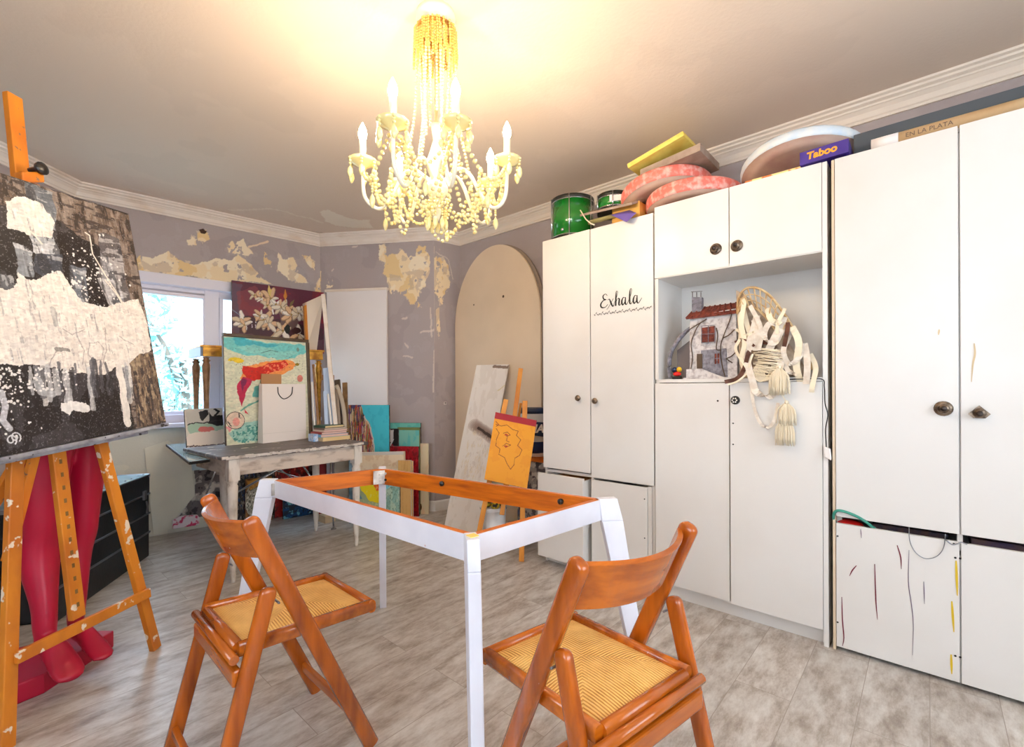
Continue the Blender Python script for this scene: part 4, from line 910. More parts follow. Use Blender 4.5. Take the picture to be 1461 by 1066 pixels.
for i, (deg, Rr) in enumerate(ARMS):
    a = math.radians(deg); z0 = cz(262)
    pts = cr([(.020,z0),(.055,z0+.035),(.095,z0+.058),(.135,z0+.030),(.175,z0-.045),(.215,z0-.095),(.250,z0-.090),(Rr-.006,z0-.045),(Rr,cupz-.030)], 6)
    MB().sweep([P0(r, a, z) for r, z in pts], .0075, 10).build('arm', M['chandelier'], CH)
    p = P0(Rr, a, 0)
    cup = MB().lathe([(.010,cupz-.034),(.016,cupz-.022),(.046,cupz-.006),(.056,cupz+.006),(.053,cupz+.008),(.040,cupz),(.014,cupz-.006),(.014,cupz+.012),(.012,cupz+.014)], p, 16).build('drip_cup', M['crystal'], CH)
    MB().lathe([(.013,cupz+.008),(.013,cupz+.085),(.011,cupz+.088)], p, 12).build('candle_sleeve', M['chandelier'], CH)
    lit = i in (0,1,4,2)
    MB().lathe([(.010,cupz+.088),(.015,cupz+.100),(.0165,cupz+.112),(.013,cupz+.130),(.006,cupz+.146),(.001,cupz+.156)], p, 12).build('bulb', M['bulb'] if i != 3 else M['bulb_dim'], CH)
    for k in range(6):        # drops round each cup
        b_ = 2*math.pi*k/6+i; q = p+Vector((math.cos(b_)*.052, math.sin(b_)*.052, cupz+.002)); mb = MB(); beads(mb, [q, q-Vector((0,0,.026))], .0062)
        mb.lathe([(0,0),(.009,-.014),(.0115,-.030),(.006,-.044),(0,-.050)], q-Vector((0,0,.030)), 8); mb.build('pendant', M['crystal'], CH)
    # long strand from the crown down to the arm
    st = P0(.072, a, cz(52)); en = P0(.13, a, z0+.036)
    chain('bead_strand', cr([tuple(st), tuple(P0(.078, a, cz(110))), tuple(P0(.085, a, cz(160))), tuple(P0(.105, a, cz(205))), tuple(en)], 5), .0064, gap=2.3)
    # swags between neighbouring cups and down to the foot
ang = sorted([(math.radians(d) % (2*math.pi), r) for d, r in ARMS])
for k in range(6):
    a1, r1 = ang[k]; a2, r2 = ang[(k+1) % 6]; a2 = a2 if a2 > a1 else a2+2*math.pi
    for dip, z_, rr_, bead in ((.12, cupz-.01, 1.0, .0082), (.19, cupz-.025, .84, .0088), (.235, cupz-.03, .62, .0080)):
        pts = [P0((r1*(1-t)+r2*t)*rr_*(1-.10*math.sin(math.pi*t)), a1+(a2-a1)*t, z_-dip*math.sin(math.pi*t)) for t in np.linspace(0,1,13)]
        chain('bead_swag', pts, bead, gap=2.5)
    am = (a1+a2)/2; q = P0(r1*.88, am, cupz-.15)
    mb = MB(); beads(mb, [q, q-Vector((0,0,.03))], .005); mb.lathe([(0,0),(.009,-.016),(.011,-.032),(.006,-.048),(0,-.056)], q-Vector((0,0,.034)), 8); mb.build('pendant', M['crystal'], CH)
    pts = [P0(r1*.93+(.03-r1*.93)*t, a1+.06*math.sin(6*t), (cupz-.06)*(1-t)+cz(296)*t-.085*math.sin(math.pi*t)) for t in np.linspace(0,1,13)]
    chain('bead_swag', pts, .0080, gap=2.4)
for k in range(14):       # strands under the crown
    a = 2*math.pi*k/14+.2; zb = cz(R.uniform(150,228)); pts = [P0(.070-.020*t, a, cz(50)*(1-t)+zb*t) for t in np.linspace(0,1,6)]
    chain('bead_strand', pts, .0056, 'crystal', gap=2.3)
mb = MB()
for k in range(60):       # dense short fringe of the crown
    a = 2*math.pi*k/60; zb = cz(R.uniform(74,104)); r_ = R.uniform(.070,.082)
    beads(mb, [P0(r_, a, cz(44)), P0(r_*1.06, a+.03, zb)], .0056, 2.0, 0, 5)
tag(mb.build('bead_fringe', M['crystal2'], CH), kind='stuff')
mb = MB()
for k in range(26):       # cluster under the hub
    a = R.uniform(0,6.28); r_ = R.uniform(.02,.062); z_ = cz(R.uniform(276,300)); beads(mb, [P0(r_, a, z_), P0(r_*.9, a, z_-R.uniform(.02,.05))], .0066, 1.8)
tag(mb.build('bead_cluster', M['crystal'], CH), kind='stuff')
for k in range(8):
    a = 2*math.pi*k/8; q = P0(.036, a, cz(302)); mb = MB(); beads(mb, [q, q-Vector((0,0,.022))], .005); mb.lathe([(0,0),(.008,-.014),(.010,-.030),(.005,-.044),(0,-.050)], q-Vector((0,0,.026)), 8); mb.build('pendant', M['crystal'], CH)

# ------------------------------------------------------------------ things on top of the wardrobes
ZA, ZB, ZC = 2.122, 2.146, 2.144
def drum(px, X, r, h, z, label, badge=False):
    p = onX(px, 300, X); c_ = Vector((X, p.y, z)); t = thing('drum', c_, label, 'drum', 'green drums on the narrow wardrobe')
    MB().lathe([(r-.006,.018),(r-.006,h-.018)], c_, 36).build('shell', M['greendrum'], t)
    for z0, z1 in ((0,.022),(h-.026,h)):
        MB().lathe([(r-.010,z0),(r,z0),(r,z1),(r-.010,z1)], c_, 36).build('hoop', M['drumhoop'], t)
    for z0 in (.022, h-.030): MB().lathe([(r-.004,z0),(r+.003,z0),(r+.003,z0+.004),(r-.004,z0+.004)], c_, 36).build('rim_band', M['chrome'], t)
    MB().lathe([(0,h-.006),(r-.010,h-.006),(r-.010,h-.004),(0,h-.003)], c_, 30).build('drumhead', M['paper'], t)
    MB().lathe([(0,.004),(r-.010,.004),(r-.010,.006),(0,.007)], c_, 30).build('drumhead', M['paper'], t)
    for k in range(6):
        a = k*math.pi/3+.45; q = c_+Vector((math.cos(a), math.sin(a), 0))*(r+.007); MB().sweep([q+Vector((0,0,.004)), q+Vector((0,0,h-.004))], .004, 6).build('tension_rod', M['chrome'], t)
    v = (EYE-c_); v.z = 0; v.normalize(); s = Vector((-v.y, v.x, 0))
    if badge:
        q = c_+v*(r-.004)+s*.01; MB().obox(q-s*.036+Vector((0,0,h*.42)), s*.072, v*.002, Vector((0,0,.036))).build('badge', M['paper'], t)
    else:
        v2 = (v+s*(-.55)).normalized(); MB().lathe([(.010,0),(.010,.004),(.004,.006),(0,.006)], c_+v2*(r-.005)+Vector((0,0,.055)), 12, axis=v2).build('vent', M['chrome'], t)
    return t
drum(817, XC+.17, .143, .283, ZA, 'larger green drum at the left end of the narrow wardrobe')
drum(876, XC+.16, .104, .112, ZA+.112, 'small green drum with a white badge beside the larger one', True)
tag(MB().box((XC+.06, 1.25, ZA+.001), (XC+.27, 1.43, ZA+.110)).build('cardboard_box', mat('ochre_box', (226,170,80), .6), bevel=.002), 'ochre box under the small green drum', 'box')
# papers and flattened boxes
def sheet(pts, th, m_, label, cat, name, rest):
    P = [Vector(p) for p in pts]; n = (P[1]-P[0]).cross(P[2]-P[0]).normalized(); n = n if n.z > 0 else -n
    return tag(MB().prism(P, n*th).build(name, M[m_]), label, cat, 'papers and flat boxes on the narrow wardrobe')
M['greycard'] = mat('grey_cardboard', (178,156,140), .8, col2=(150,128,112), scale=14); M['purple'] = mat('purple_leaflet', (104,84,160), .5); M['oliveroll'] = mat('olive_roll', (150,140,90), .8)
def oa(px, py, dx): return onX(px, py, XC+dx)
sheet([oa(828,309,.0), oa(902,292,.00), oa(918,287,.12), oa(850,302,.20)], .012, 'greycard', 'grey flattened cardboard box sticking out over the narrow wardrobe', 'box', 'flat_box', 0)
sheet([oa(872,307,-.05), oa(894,317,-.06), oa(908,304,-.03), oa(898,300,.06)], .002, 'purple', 'purple leaflet hanging over the edge above the lettered door', 'leaflet', 'leaflet', 0)
tag(MB().sweep([oa(840,318,.02), oa(866,311,.03), oa(900,302,.10)], .013, 12).build('paper_roll', M['oliveroll']), 'olive paper roll under the grey flattened box', 'paper roll')
tag(MB().sweep([oa(828,300,-.01), oa(836,313,-.02), oa(843,319,-.028), oa(848,321,-.03)], .004, 6).build('string_tie', M['fabric_cream']), 'frayed string hanging over the seam of the narrow wardrobe', 'string')
tag(MB().obox((XC+.10, 1.145, ZA+.003), (.22,0,0), (0,.11,0), (0,0,.03)).build('magazine_pile', mat('dark_magazines', (56,46,52), .5, col2=(180,170,170), scale=40)), 'dark magazines on the narrow wardrobe beside the pink cushions', 'magazines')
# round cushions : pink rims
M['pinkrim'] = mat('mottled_pink_foil', (238,120,106), .45, col2=(250,190,180), scale=30, lo=.45, hi=.65, detail=6); M['orangerim'] = mat('mottled_orange_foil', (244,124,70), .45, col2=(250,170,150), scale=24, lo=.45, hi=.7); M['beigeside'] = mat('beige_disc_face', (206,176,156), .7, col2=(190,150,136), scale=8); M['bluerim'] = mat('pale_blue_rim', (206,222,236), .5, col2=(232,234,232), scale=16)
def disc(px, py, X, r, th, rim, axis, label, z=None, cat='cushion', name='round_cushion', group=None, faces='beigeside'):
    c_ = onX(px, py, X); ax = Vector(axis).normalized()
    if z is not None: c_ = Vector((X, onX(px, py, X).y, z))
    t = thing(name, c_, label, cat, group)
    MB().lathe([(r-.006,-th/2),(r,-th/2+.010),(r+.002,0),(r,th/2-.010),(r-.006,th/2)], c_, 44, axis=ax).build('rim', M[rim], t)
    MB().lathe([(0,-th/2-.001),(r*.7,-th/2-.001),(r-.006,-th/2)], c_, 44, axis=ax).lathe([(r-.006,th/2),(r*.7,th/2+.001),(0,th/2+.001)], c_, 44, axis=ax).build('faces', M[faces], t); return t
disc(990, 268, XC+.245, .265, .070, 'pinkrim', (.06,0,1), 'mottled pink round cushion lying on the white cabinet', z=ZB+.056, group='pink round cushions')
disc(950, 262, XC+.255, .265, .070, 'pinkrim', (.10,.13,1), 'orange-pink round cushion slumped on top of the lower pink one', z=ZB+.150, group='pink round cushions')
zt_ = ZB+.21
def onTop(x, y, z): return Vector((x, y, z))
p1, p2 = oa(925,249,.02), oa(1005,231,.02); d = (p2-p1).normalized(); 
M['boxwood'] = mat('brown_box_wood', (150,112,70), .5, col2=(100,76,50), scale=12); M['yellowedge'] = mat('yellow_canvas_edge', (246,228,120), .5, col2=(236,200,90), scale=14)
bxz = max(p1.z, ZB+.195); sl = Vector((0,-1,.10)).normalized()
tag(MB().obox(Vector((XC+.02, p1.y+.05, bxz+.004)), Vector((.30,0,-.0)), sl*.34, Vector((0,0,.040))).build('stretched_canvas', [M['greycard']], bevel=.002), 'grey-backed canvas resting on the pink cushions', 'canvas', 'canvases piled on the cushions')
tag(MB().obox(Vector((XC-.03, p1.y+.10, bxz+.050)), Vector((.30,0,.0)), Vector((0,-1,.22)).normalized()*.33, Vector((0,.22,1)).normalized()*.026).build('stretched_canvas', [M['yellowedge']], bevel=.002), 'yellow-edged canvas, topmost of the pile on the pink cushions', 'canvas', 'canvases piled on the cushions')
# pale blue disc, Taboo box, grey beam, printed roll
disc(1143, 225, XC+.27, .275, .050, 'bluerim', (.22,.02,1), 'pale blue rimmed round board on the white cabinet behind a purple game box', z=ZB+.104, cat='board', name='round_board')
tag(MB().obox(Vector((XC+.01, onX(1062,262,XC).y, ZB+.001)), (.1,0,0), (0,-.24,0), (0,0,.008)).build('magazine', mat('colourful_magazine', (250,226,150), .5, col2=(230,120,50), scale=22, lo=.5, hi=.56)), 'thin colourful magazine under the pale blue rimmed board', 'magazine')
def text(s, size, o, u, v, n, m_, name, parent, ext=.0006, shear=0, bold=0):
    cu = bpy.data.curves.new(name, 'FONT'); cu.body = s; cu.size = size; cu.extrude = ext; cu.offset = bold; cu.shear = shear; cu.align_x = 'CENTER'; cu.align_y = 'CENTER'
    tmp = bpy.data.objects.new('tmp', cu); link(tmp); dg = bpy.context.evaluated_depsgraph_get(); me = bpy.data.meshes.new_from_object(tmp.evaluated_get(dg)); bpy.data.objects.remove(tmp)
    me.materials.clear(); me.materials.append(M[m_]); o0 = ORG[parent.name]
    u, v, n = Vector(u).normalized(), Vector(v).normalized(), Vector(n).normalized()
    for vt in me.vertices: vt.co = Vector(o)-o0+u*vt.co.x+v*vt.co.y+n*vt.co.z
    me.name = name; ob = bpy.data.objects.new(name, me); link(ob); ob.parent = parent; ORG[ob.name] = o0; return ob
M['purplebox'] = mat('purple_game_box', (72,48,140), .35); M['orangeink'] = mat('orange_lettering', (255,170,40), .5)
ya_, yb_ = onX(1141,250,XC-.015).y, onX(1206,232,XC-.015).y; zb_ = ZB+.002; lt = Vector((0,-1,.02)).normalized()
bt = thing('game_box', Vector((XC+.06, (ya_+yb_)/2, zb_)), 'purple board game box reading Taboo on the white cabinet', 'game')
MB().obox(Vector((XC-.015, ya_, zb_)), (.20,0,0), lt*(ya_-yb_+.012), (0,0,.058)).build('box', M['purplebox'], bt, bevel=.0015)
q = Vector((XC-.0155, (ya_+yb_)/2-.004, zb_+.031)); text('Taboo', .043, q+Vector((0,.006,.002)), (0,-1,.04), (0,.04,1), (-1,0,0), 'orangeink', 'taboo_lettering', bt, bold=.0016, shear=.15)
text('para todos', .011, q+Vector((0,-.068,-.022)), (0,-1,.02), (0,0,1), (-1,0,0), 'paper', 'small_lettering', bt) if False else None
M['beam'] = mat('dark_grey_beam', (78,84,90), .5)
tag(MB().obox(Vector((2.57, onX(1218,205,2.57).y, ZC+.002)), (.12,0,0), (0,-1.1,0), (0,0,.122)).build('long_case', M['beam'], bevel=.003), 'long dark grey case lying at the back on the wide wardrobe', 'case')
M['kraftroll'] = mat('tan_poster_roll', (206,176,136), .7, col2=(190,156,112), scale=10)
pr = thing('poster_roll', Vector((XC+.05, -.3, ZC)), 'long tan poster roll printed LA PLATA on the wide wardrobe', 'poster roll')
ra = Vector((XC+.05, onX(1245,205,XC+.05).y, ZC+.028)); rb = Vector((XC+.055, -.70, ZC+.028))
MB().sweep([ra, rb], .0265, 20, cap=True).build('tube', M['kraftroll'], pr)
MB().sweep([ra+Vector((0,.004,0)), ra+Vector((0,-.085,0))], .0275, 20).build('paper_band', M['paper'], pr)
vn = (EYE-Vector((ra.x, 0, ra.z))); vn = Vector((vn.x, 0, vn.z)).normalized(); vn = Vector((-.93,0,-.15)).normalized()
text('EN LA PLATA', .024, Vector((XC+.052,onX(1325,190,XC+.03).y,ZC+.030))+vn*.0272, (0,-1,0), (-.15,0,.93), vn, 'greyink', 'printed_lettering', pr, ext=.0008) if M.setdefault('greyink', mat('faded_brown_ink', (110,90,76), .7)) else None
tag(MB().obox((XC+.10,-.98,ZC+.001), (.22,0,0), (0,.72,0), (0,0,.012)).build('cardboard_sheet', M['kraftroll']), 'flat tan cardboard sheet behind the printed poster roll', 'cardboard')

# ------------------------------------------------------------------ the niche : stone house, toy, ribboned wall hanging
ZN = zn0+.001; XH = XC+.055
def oh(px, py, dx=0): return onX(px, py, XH+dx)
SH = thing('miniature_house', Vector((XH+.05, oh(1012,540).y, ZN)), 'miniature stone house with a tiled roof and chimney in the niche', 'ornament')
def hp(P, dx, dep, m_, name, parent=SH, bev=.001):
    pts = [oh(x, y, dx) for x, y in P]
    for p in pts: p.z = max(p.z, ZN+.001)
    return MB().prism(pts, (dep,0,0)).build(name, m_, parent, bevel=bev)
M['render'] = mat('white_rendered_wall', (222,216,214), .9, col2=(170,160,160), scale=50, lo=.45, hi=.7, bump=.5); M['rooftile'] = mat('terracotta_tiles', (140,64,46), .8, col2=(92,40,34), scale=60, bump=.8); M['vine'] = mat('brown_vine', (92,74,58), .8)
hp([(984,545),(984,452),(1050,440),(1052,545)], 0, .11, M['render'], 'walls')
hp([(1000,545),(1000,500),(1036,497),(1038,545)], -.006, .006, M['stone'], 'stone_facing')
mb = MB(); r0 = [oh(979,455,-.02), oh(1050,446,-.02), oh(1050,436,.05), oh(993,444,.05)]; r0 = [oh(979,456,-.018), oh(1052,447,-.018), oh(1050,434,.06), oh(992,442,.06)]
mb.prism(r0, (0,0,.008)); 
for k in range(9):
    t = k/8; a_ = r0[0].lerp(r0[1], t); b_ = r0[3].lerp(r0[2], t); mb.sweep([a_+Vector((0,0,.008)), b_+Vector((0,0,.008))], .0052, 6)
mb.build('roof', M['rooftile'], SH)
hp([(987,450),(987,424),(1001,424),(1001,450)], .025, .03, M['stone'], 'chimney')
mb = MB()
for x in (988,994,1000): mb.bar(oh(x,424,.03), oh(x,417,.03), .003, .003)
mb.prism([oh(986,417,.02), oh(1002,416,.02), oh(1002,416,.06), oh(986,417,.06)], (0,0,.003)); mb.build('chimney_cap', M['vine'], SH)
for P, nm in (([(1001,489),(1001,468),(1020,465),(1020,487)], 'window'), ([(1019,520),(1019,505),(1027,504),(1027,520)], 'window'), ([(994,526),(994,505),(1002,505),(1002,526)], 'door')):
    w = hp(P, -.010, .004, M['rooftile'] if nm == 'window' else M['vine'], nm)
    if nm == 'window':
        (xa, ya2), (xb, yb2) = P[0], P[2]; mb = MB()
        for k in (0, .5, 1): mb.bar(oh(xa+(xb-xa)*k, ya2+1, -.012), oh(xa+(xb-xa)*k, yb2, -.012), .0025, .003)
        for k in (0, .5, 1): mb.bar(oh(xa, ya2+(yb2-ya2)*k, -.012), oh(xb, ya2+(yb2-ya2)*k-1, -.012), .0025, .003, side=(0,0,1))
        mb.build('mullions', M['stone'], w)
mb = MB()
for P in ([(1035,540),(1030,520),(1028,495),(1032,480),(1040,460),(1044,448)], [(1029,500),(1022,498),(1024,480),(1022,468)], [(1032,482),(1040,478),(1048,470)], [(984,470),(992,465),(1004,458),(1008,455)], [(1036,512),(1044,508),(1050,502)], [(1036,512),(1045,518)], [(985,530),(988,510),(986,490),(993,470),(1000,460)]):
    mb.sweep(cr([tuple(oh(x, y, -.008)) for x, y in P], 4), .0028, 5)
mb.build('vines', M['vine'], SH)
arc = [(957,540),(955,525),(957,505),(966,488),(978,474),(986,468)]; mb = MB(); q = [oh(x, y, .02) for x, y in arc]; mb.sweep(cr([tuple(p) for p in q], 5), (.010,.018), 8, side=(0,0,1)); mb.build('stair_arch', M['stone'], SH)
MB().prism([oh(966,545,.06), oh(966,500,.06), oh(984,486,.06), oh(984,545,.06)], (.01,0,0)).build('dark_arch', mat('shadowed_grey_board', (120,112,112), .8), SH)
MB().obox(Vector((XH-.035, oh(978,540).y, ZN)), (.16,0,0), (0, oh(1056,540).y-oh(978,540).y, 0), (0,0,.006)).build('base', M['render'], SH)
hp([(979,541),(979,527),(1000,526),(1020,534),(1036,541)], -.03, .012, M['render'], 'front_steps')
TY = thing('toy_figure', Vector((XH-.02, oh(966,540).y, ZN)), 'small toy with yellow and navy balls on a red and black base', 'toy')
c_ = oh(966,536,-.02); c_.z = ZN
MB().obox(c_+Vector((-.014,.024,0)), (.03,0,0), (0,-.046,0), (0,0,.016)).build('base', M['black'], TY, bevel=.004); MB().ball(c_+Vector((0,0,.028)), .018, 0, 12, 8, (.8,1.25,.7)).build('red_body', M['red_plastic'], TY)
MB().ball(c_+Vector((0,-.012,.052)), .014, 0, 12, 8).build('yellow_ball', mat('yellow_plastic', (240,190,40), .4), TY); MB().ball(c_+Vector((.002,.014,.050)), .016, 0, 12, 8).build('navy_ball', M['navy'], TY)
# ribboned basket hanging half out of the niche
WH = thing('ribboned_basket', Vector((XC+.06, oh(1105,540).y, ZN)), 'upturned wicker basket draped in cream ribbons, yarn and tassels in the niche', 'basket')
XB = XC+.03
def ob(px, py, dx=0): return onX(px, py, XB+dx)
mb = MB()
axis_a, axis_b = (1066,425), (1155,520)
rim1 = [(1052,448),(1054,425),(1064,412),(1080,411),(1096,420),(1110,436),(1124,456),(1140,484),(1152,508),(1160,528)]
mb.sweep(cr([tuple(ob(x, y, .0)) for x, y in rim1], 5), .006, 8)
rim2 = [(1052,448),(1064,438),(1078,440),(1090,450),(1100,462),(1112,480)]
mb.sweep(cr([tuple(ob(x, y, -.02)) for x, y in rim2], 5), .005, 8)
for k in range(12):
    t = k/11; i0 = t*(len(rim1)-4); a_ = rim1[int(i0)]; b_ = rim1[min(int(i0)+1, len(rim1)-1)]; f = i0-int(i0); A_ = (a_[0]+(b_[0]-a_[0])*f, a_[1]+(b_[1]-a_[1])*f)
    i1 = t*(len(rim2)-1); a_ = rim2[int(i1)]; b_ = rim2[min(int(i1)+1, len(rim2)-1)]; f = i1-int(i1); B_ = (a_[0]+(b_[0]-a_[0])*f, a_[1]+(b_[1]-a_[1])*f)
    mb.sweep(cr([tuple(ob(*A_, 0)), tuple(ob((A_[0]+B_[0])/2, (A_[1]+B_[1])/2, -.035)), tuple(ob(*B_, -.02))], 4), .0032, 6)
for f_ in (.3,.6):
    mb.sweep(cr([tuple(ob(rim1[k][0]*(1-f_)+rim2[min(k,5)][0]*f_, rim1[k][1]*(1-f_)+rim2[min(k,5)][1]*f_, -.03)) for k in range(6)], 4), .003, 6)
mb.build('wicker_frame', M['wicker'], WH)
mb = MB(); vs = []; n = 12
for j in range(n+1):
    for i in range(n+1):
        u, v = i/n, j/n; x = 1056+u*100-(1-v)*6; yT = 414+ (u**1.35)*112; yB = 540+4*u; y = yT+(yB-yT)*v
        bul = math.sin(math.pi*u)*math.sin(math.pi*min(1,v*.9+.05)); q = ob(x, y, .035-.045*bul); q.z = max(q.z, ZN+.003); vs.append(q)
fs = [(j*(n+1)+i, j*(n+1)+i+1, (j+1)*(n+1)+i+1, (j+1)*(n+1)+i) for j in range(n) for i in range(n)]
mb.add(vs, fs, 0, True); mb.add([v+Vector((.006,0,0)) for v in vs], [tuple(reversed(f)) for f in fs], 0, True)
mb.build('basket_lining', mat('grey_beige_lining', (196,178,156), .9, col2=(150,128,108), scale=24), WH)
def rib(P, w, m_, name='ribbon', side=(0,.7,.7), dxs=None, fl=.004):
    q = []
    for k, (x, y) in enumerate(P): q.append(tuple(ob(x, y, (dxs[k] if dxs else -.04))))
    pts = cr(q, 6); sd = Vector(side)
    pts = [(p[0]+fl*math.sin(i*.7), p[1], p[2]) for i, p in enumerate(pts)]
    return MB().ribbon(pts, w, sd, .0012).build(name, M[m_], WH)
rr = random.Random(11)
OUT = -.062
rib([(1080,450),(1072,480),(1066,510),(1074,545),(1080,560),(1100,565),(1110,545)], .030, 'fabric_white', side=(0,1,.2), dxs=[-.03,-.045,-.045,OUT,OUT,OUT,OUT])
rib([(1112,470),(1098,462),(1090,480),(1104,490),(1116,470)], .026, 'fabric_white', dxs=[-.03,-.05,-.05,-.05,-.04])
rib([(1126,478),(1118,500),(1126,520),(1140,510),(1146,490)], .022, 'fabric_white', side=(0,1,.2), dxs=[-.03,-.05,-.05,-.05,-.03])
rib([(1148,490),(1152,520),(1150,548)], .026, 'fabric_white', side=(0,1,0), dxs=[-.03,-.05,OUT])
rib([(1156,505),(1164,525),(1160,545),(1158,560)], .020, 'fabric_cream', side=(0,1,0), dxs=[-.01,-.04,OUT,OUT])
rib([(1034,545),(1052,540),(1062,525),(1070,500),(1084,488),(1104,492)], .020, 'fabric_brown', side=(0,.5,.8), dxs=[-.07,OUT,-.05,-.04,-.04,-.03])
rib([(1038,549),(1054,543),(1066,530),(1074,505)], .008, 'fabric_cream', side=(0,.5,.8), dxs=[-.075,OUT-.006,-.055,-.05])
rib([(1070,540),(1074,570),(1080,595),(1092,610),(1104,602),(1110,575)], .014, 'fabric_white', side=(0,1,.3), dxs=[OUT]*6)
rib([(1064,420),(1055,445),(1056,480),(1050,500),(1066,525)], .014, 'fabric_cream', side=(0,1,.2), dxs=[-.01,-.02,-.04,-.04,-.05])
rib([(1118,452),(1108,478),(1096,500)], .034, 'fabric_white', side=(0,1,.2), dxs=[-.02,-.045,-.045])
rib([(1124,460),(1122,480),(1118,496)], .018, 'fabric_brown', side=(0,1,.1), dxs=[-.035,-.052,-.05])
rib([(1060,440),(1068,470),(1080,492)], .022, 'fabric_cream', side=(0,1,.2), dxs=[-.01,-.03,-.04])
rib([(1076,456),(1080,475),(1076,500)], .028, 'fabric_white', side=(0,1,.1), dxs=[-.03,-.045,-.045])
for P, w_, m__ in (([(1062,428),(1058,460),(1062,490),(1058,515),(1066,535)], .022, 'fabric_cream'), ([(1070,436),(1086,470),(1082,500)], .020, 'fabric_white'), ([(1094,440),(1100,456),(1114,462)], .024, 'fabric_cream'),
    ([(1104,500),(1114,516),(1110,535)], .030, 'fabric_white'), ([(1130,466),(1140,490),(1136,520),(1142,545)], .028, 'fabric_cream'), ([(1116,505),(1124,528),(1138,535)], .020, 'fabric_white'), ([(1050,470),(1064,478),(1076,474)], .014, 'fabric_cream'), ([(1048,488),(1062,484),(1076,494)], .012, 'fabric_brown'), ([(1120,440),(1110,462),(1108,490)], .016, 'fabric_cream')):
    rib(P, w_, m__, side=(0,1,.25), dxs=[-.035-.008*(k_ % 3) for k_ in range(len(P))])
mb = MB()
for k in range(26):       # loose yarn loops
    y0_ = 496+k*1.5; x0 = 1078+rr.uniform(-4,4); x1 = 1118+rr.uniform(-8,4); s_ = rr.uniform(0,10)
    mb.sweep(cr([tuple(ob(x0, y0_, -.03)), tuple(ob((x0+x1)/2, y0_+2+rr.uniform(-4,6), -.058)), tuple(ob(x1, y0_+4, -.04))], 5), .0024, 5)
for k in range(9):
    x0 = 1080+k*2; mb.sweep(cr([tuple(ob(x0, 520, -.04)), tuple(ob(x0-6, 532, -.05)), tuple(ob(x0+4, 545-k*.5, -.06)), tuple(ob(x0+16, 535, -.055)), tuple(ob(x0+22, 520, -.045))], 4), .0022, 5)
mb.build('yarn_loops', M['fabric_cream'], WH)
def tassel(px, y0_, y1_, spread, n=46):
    n = int(n*1.8)
    mb = MB(); top = ob(px, y0_, OUT-.004)
    mb.ball(top, .009, 0, 8, 6)
    for k in range(n):
        a = rr.uniform(0,6.28); s_ = rr.uniform(.3,1)*spread; b_ = ob(px, y1_, OUT-.004)+Vector((-abs(math.cos(a))*s_*.35, math.sin(a)*s_, rr.uniform(-.008,.012)))
        mb.sweep(cr([tuple(top), tuple(top+(b_-top)*.35+Vector((-.004, (b_-top).y*.55, 0))), tuple(b_)], 3), .0016, 4)
    o = mb.build('tassel', M['fabric_cream'], WH)
tassel(1112, 524, 562, .048, 60); tassel(1122, 574, 606, .042, 50); tassel(1120, 598, 634, .040, 46)
rib([(1112,560),(1120,570),(1122,576)], .004, 'fabric_cream', name='cord', side=(0,1,0), dxs=[OUT]*3); rib([(1122,604),(1120,600)], .004, 'fabric_cream', name='cord', side=(0,1,0), dxs=[OUT]*2)
# ------------------------------------------------------------------ the corner of tables, canvases and frames
# grey distressed table
TZ2 = .755
fl = onZ(322,652,TZ2); fr_2 = onZ(521,631,TZ2); dv = (fr_2-fl); dw = dv.normalized(); nv = Vector((-dw.y, dw.x, 0)); nv = nv if nv.y > 0 else -nv; LT = dv.length; DT = .66
OT = thing('old_table', fl+dv*.5+nv*.3-Vector((0,0,TZ2)), 'distressed grey table with chipped white legs carrying the paper bag and books', 'table')
MB().obox(fl-Vector((0,0,.022))-dw*.02, dw*(LT+.05), nv*(DT+.03), Vector((0,0,.022))).build('tabletop', M['oldtop'], OT, bevel=.006)
mb = MB(); rc_ = random.Random(4)
for k in range(44):
    q_ = k/44*(LT-.01)+rc_.uniform(-.004,.004); mb.obox(fl-dw*.018+dw*q_-nv*.0015-Vector((0,0,.014+rc_.uniform(0,.006))), dw*rc_.uniform(.022,.050), nv*rc_.uniform(.003,.020), Vector((0,0,rc_.uniform(.0146,.0150)+.0002)))
o = mb.build('chipped_edge', M['oldleg'], OT); o['kind'] = 'stuff'; o['label'] = 'chipped white paint along the front edge'
for a_, b_, nm in ((fl+nv*.03+dw*.05, fl+nv*.03+dw*(LT-.05), 'apron'), (fl+nv*(DT-.03)+dw*.05, fl+nv*(DT-.03)+dw*(LT-.05), 'apron'), (fl+nv*.06+dw*.04, fl+nv*(DT-.06)+dw*.04, 'apron'), (fl+nv*.06+dw*(LT-.04), fl+nv*(DT-.06)+dw*(LT-.04), 'apron')):
    MB().bar(a_-Vector((0,0,.022+.05)), b_-Vector((0,0,.022+.05)), .018, .098).build(nm, M['oldwood'], OT, bevel=.002)
for u, v in ((.05,.04),(LT-.05,.04),(.20,DT-.06),(LT-.05,DT-.04)):
    p = fl+dw*u+nv*v; p.z = 0; mb = MB(); mb.obox(p-dw*.030-nv*.030+Vector((0,0,TZ2-.15)), dw*.060, nv*.060, Vector((0,0,.127)))
    mb.lathe([(.012,0),(.014,.02),(.017,.05),(.014,.06),(.020,.10),(.028,.50),(.030,.57),(.024,.58),(.030,.595),(.030,.606)], p, 14); mb.build('leg', M['oldleg'], OT)
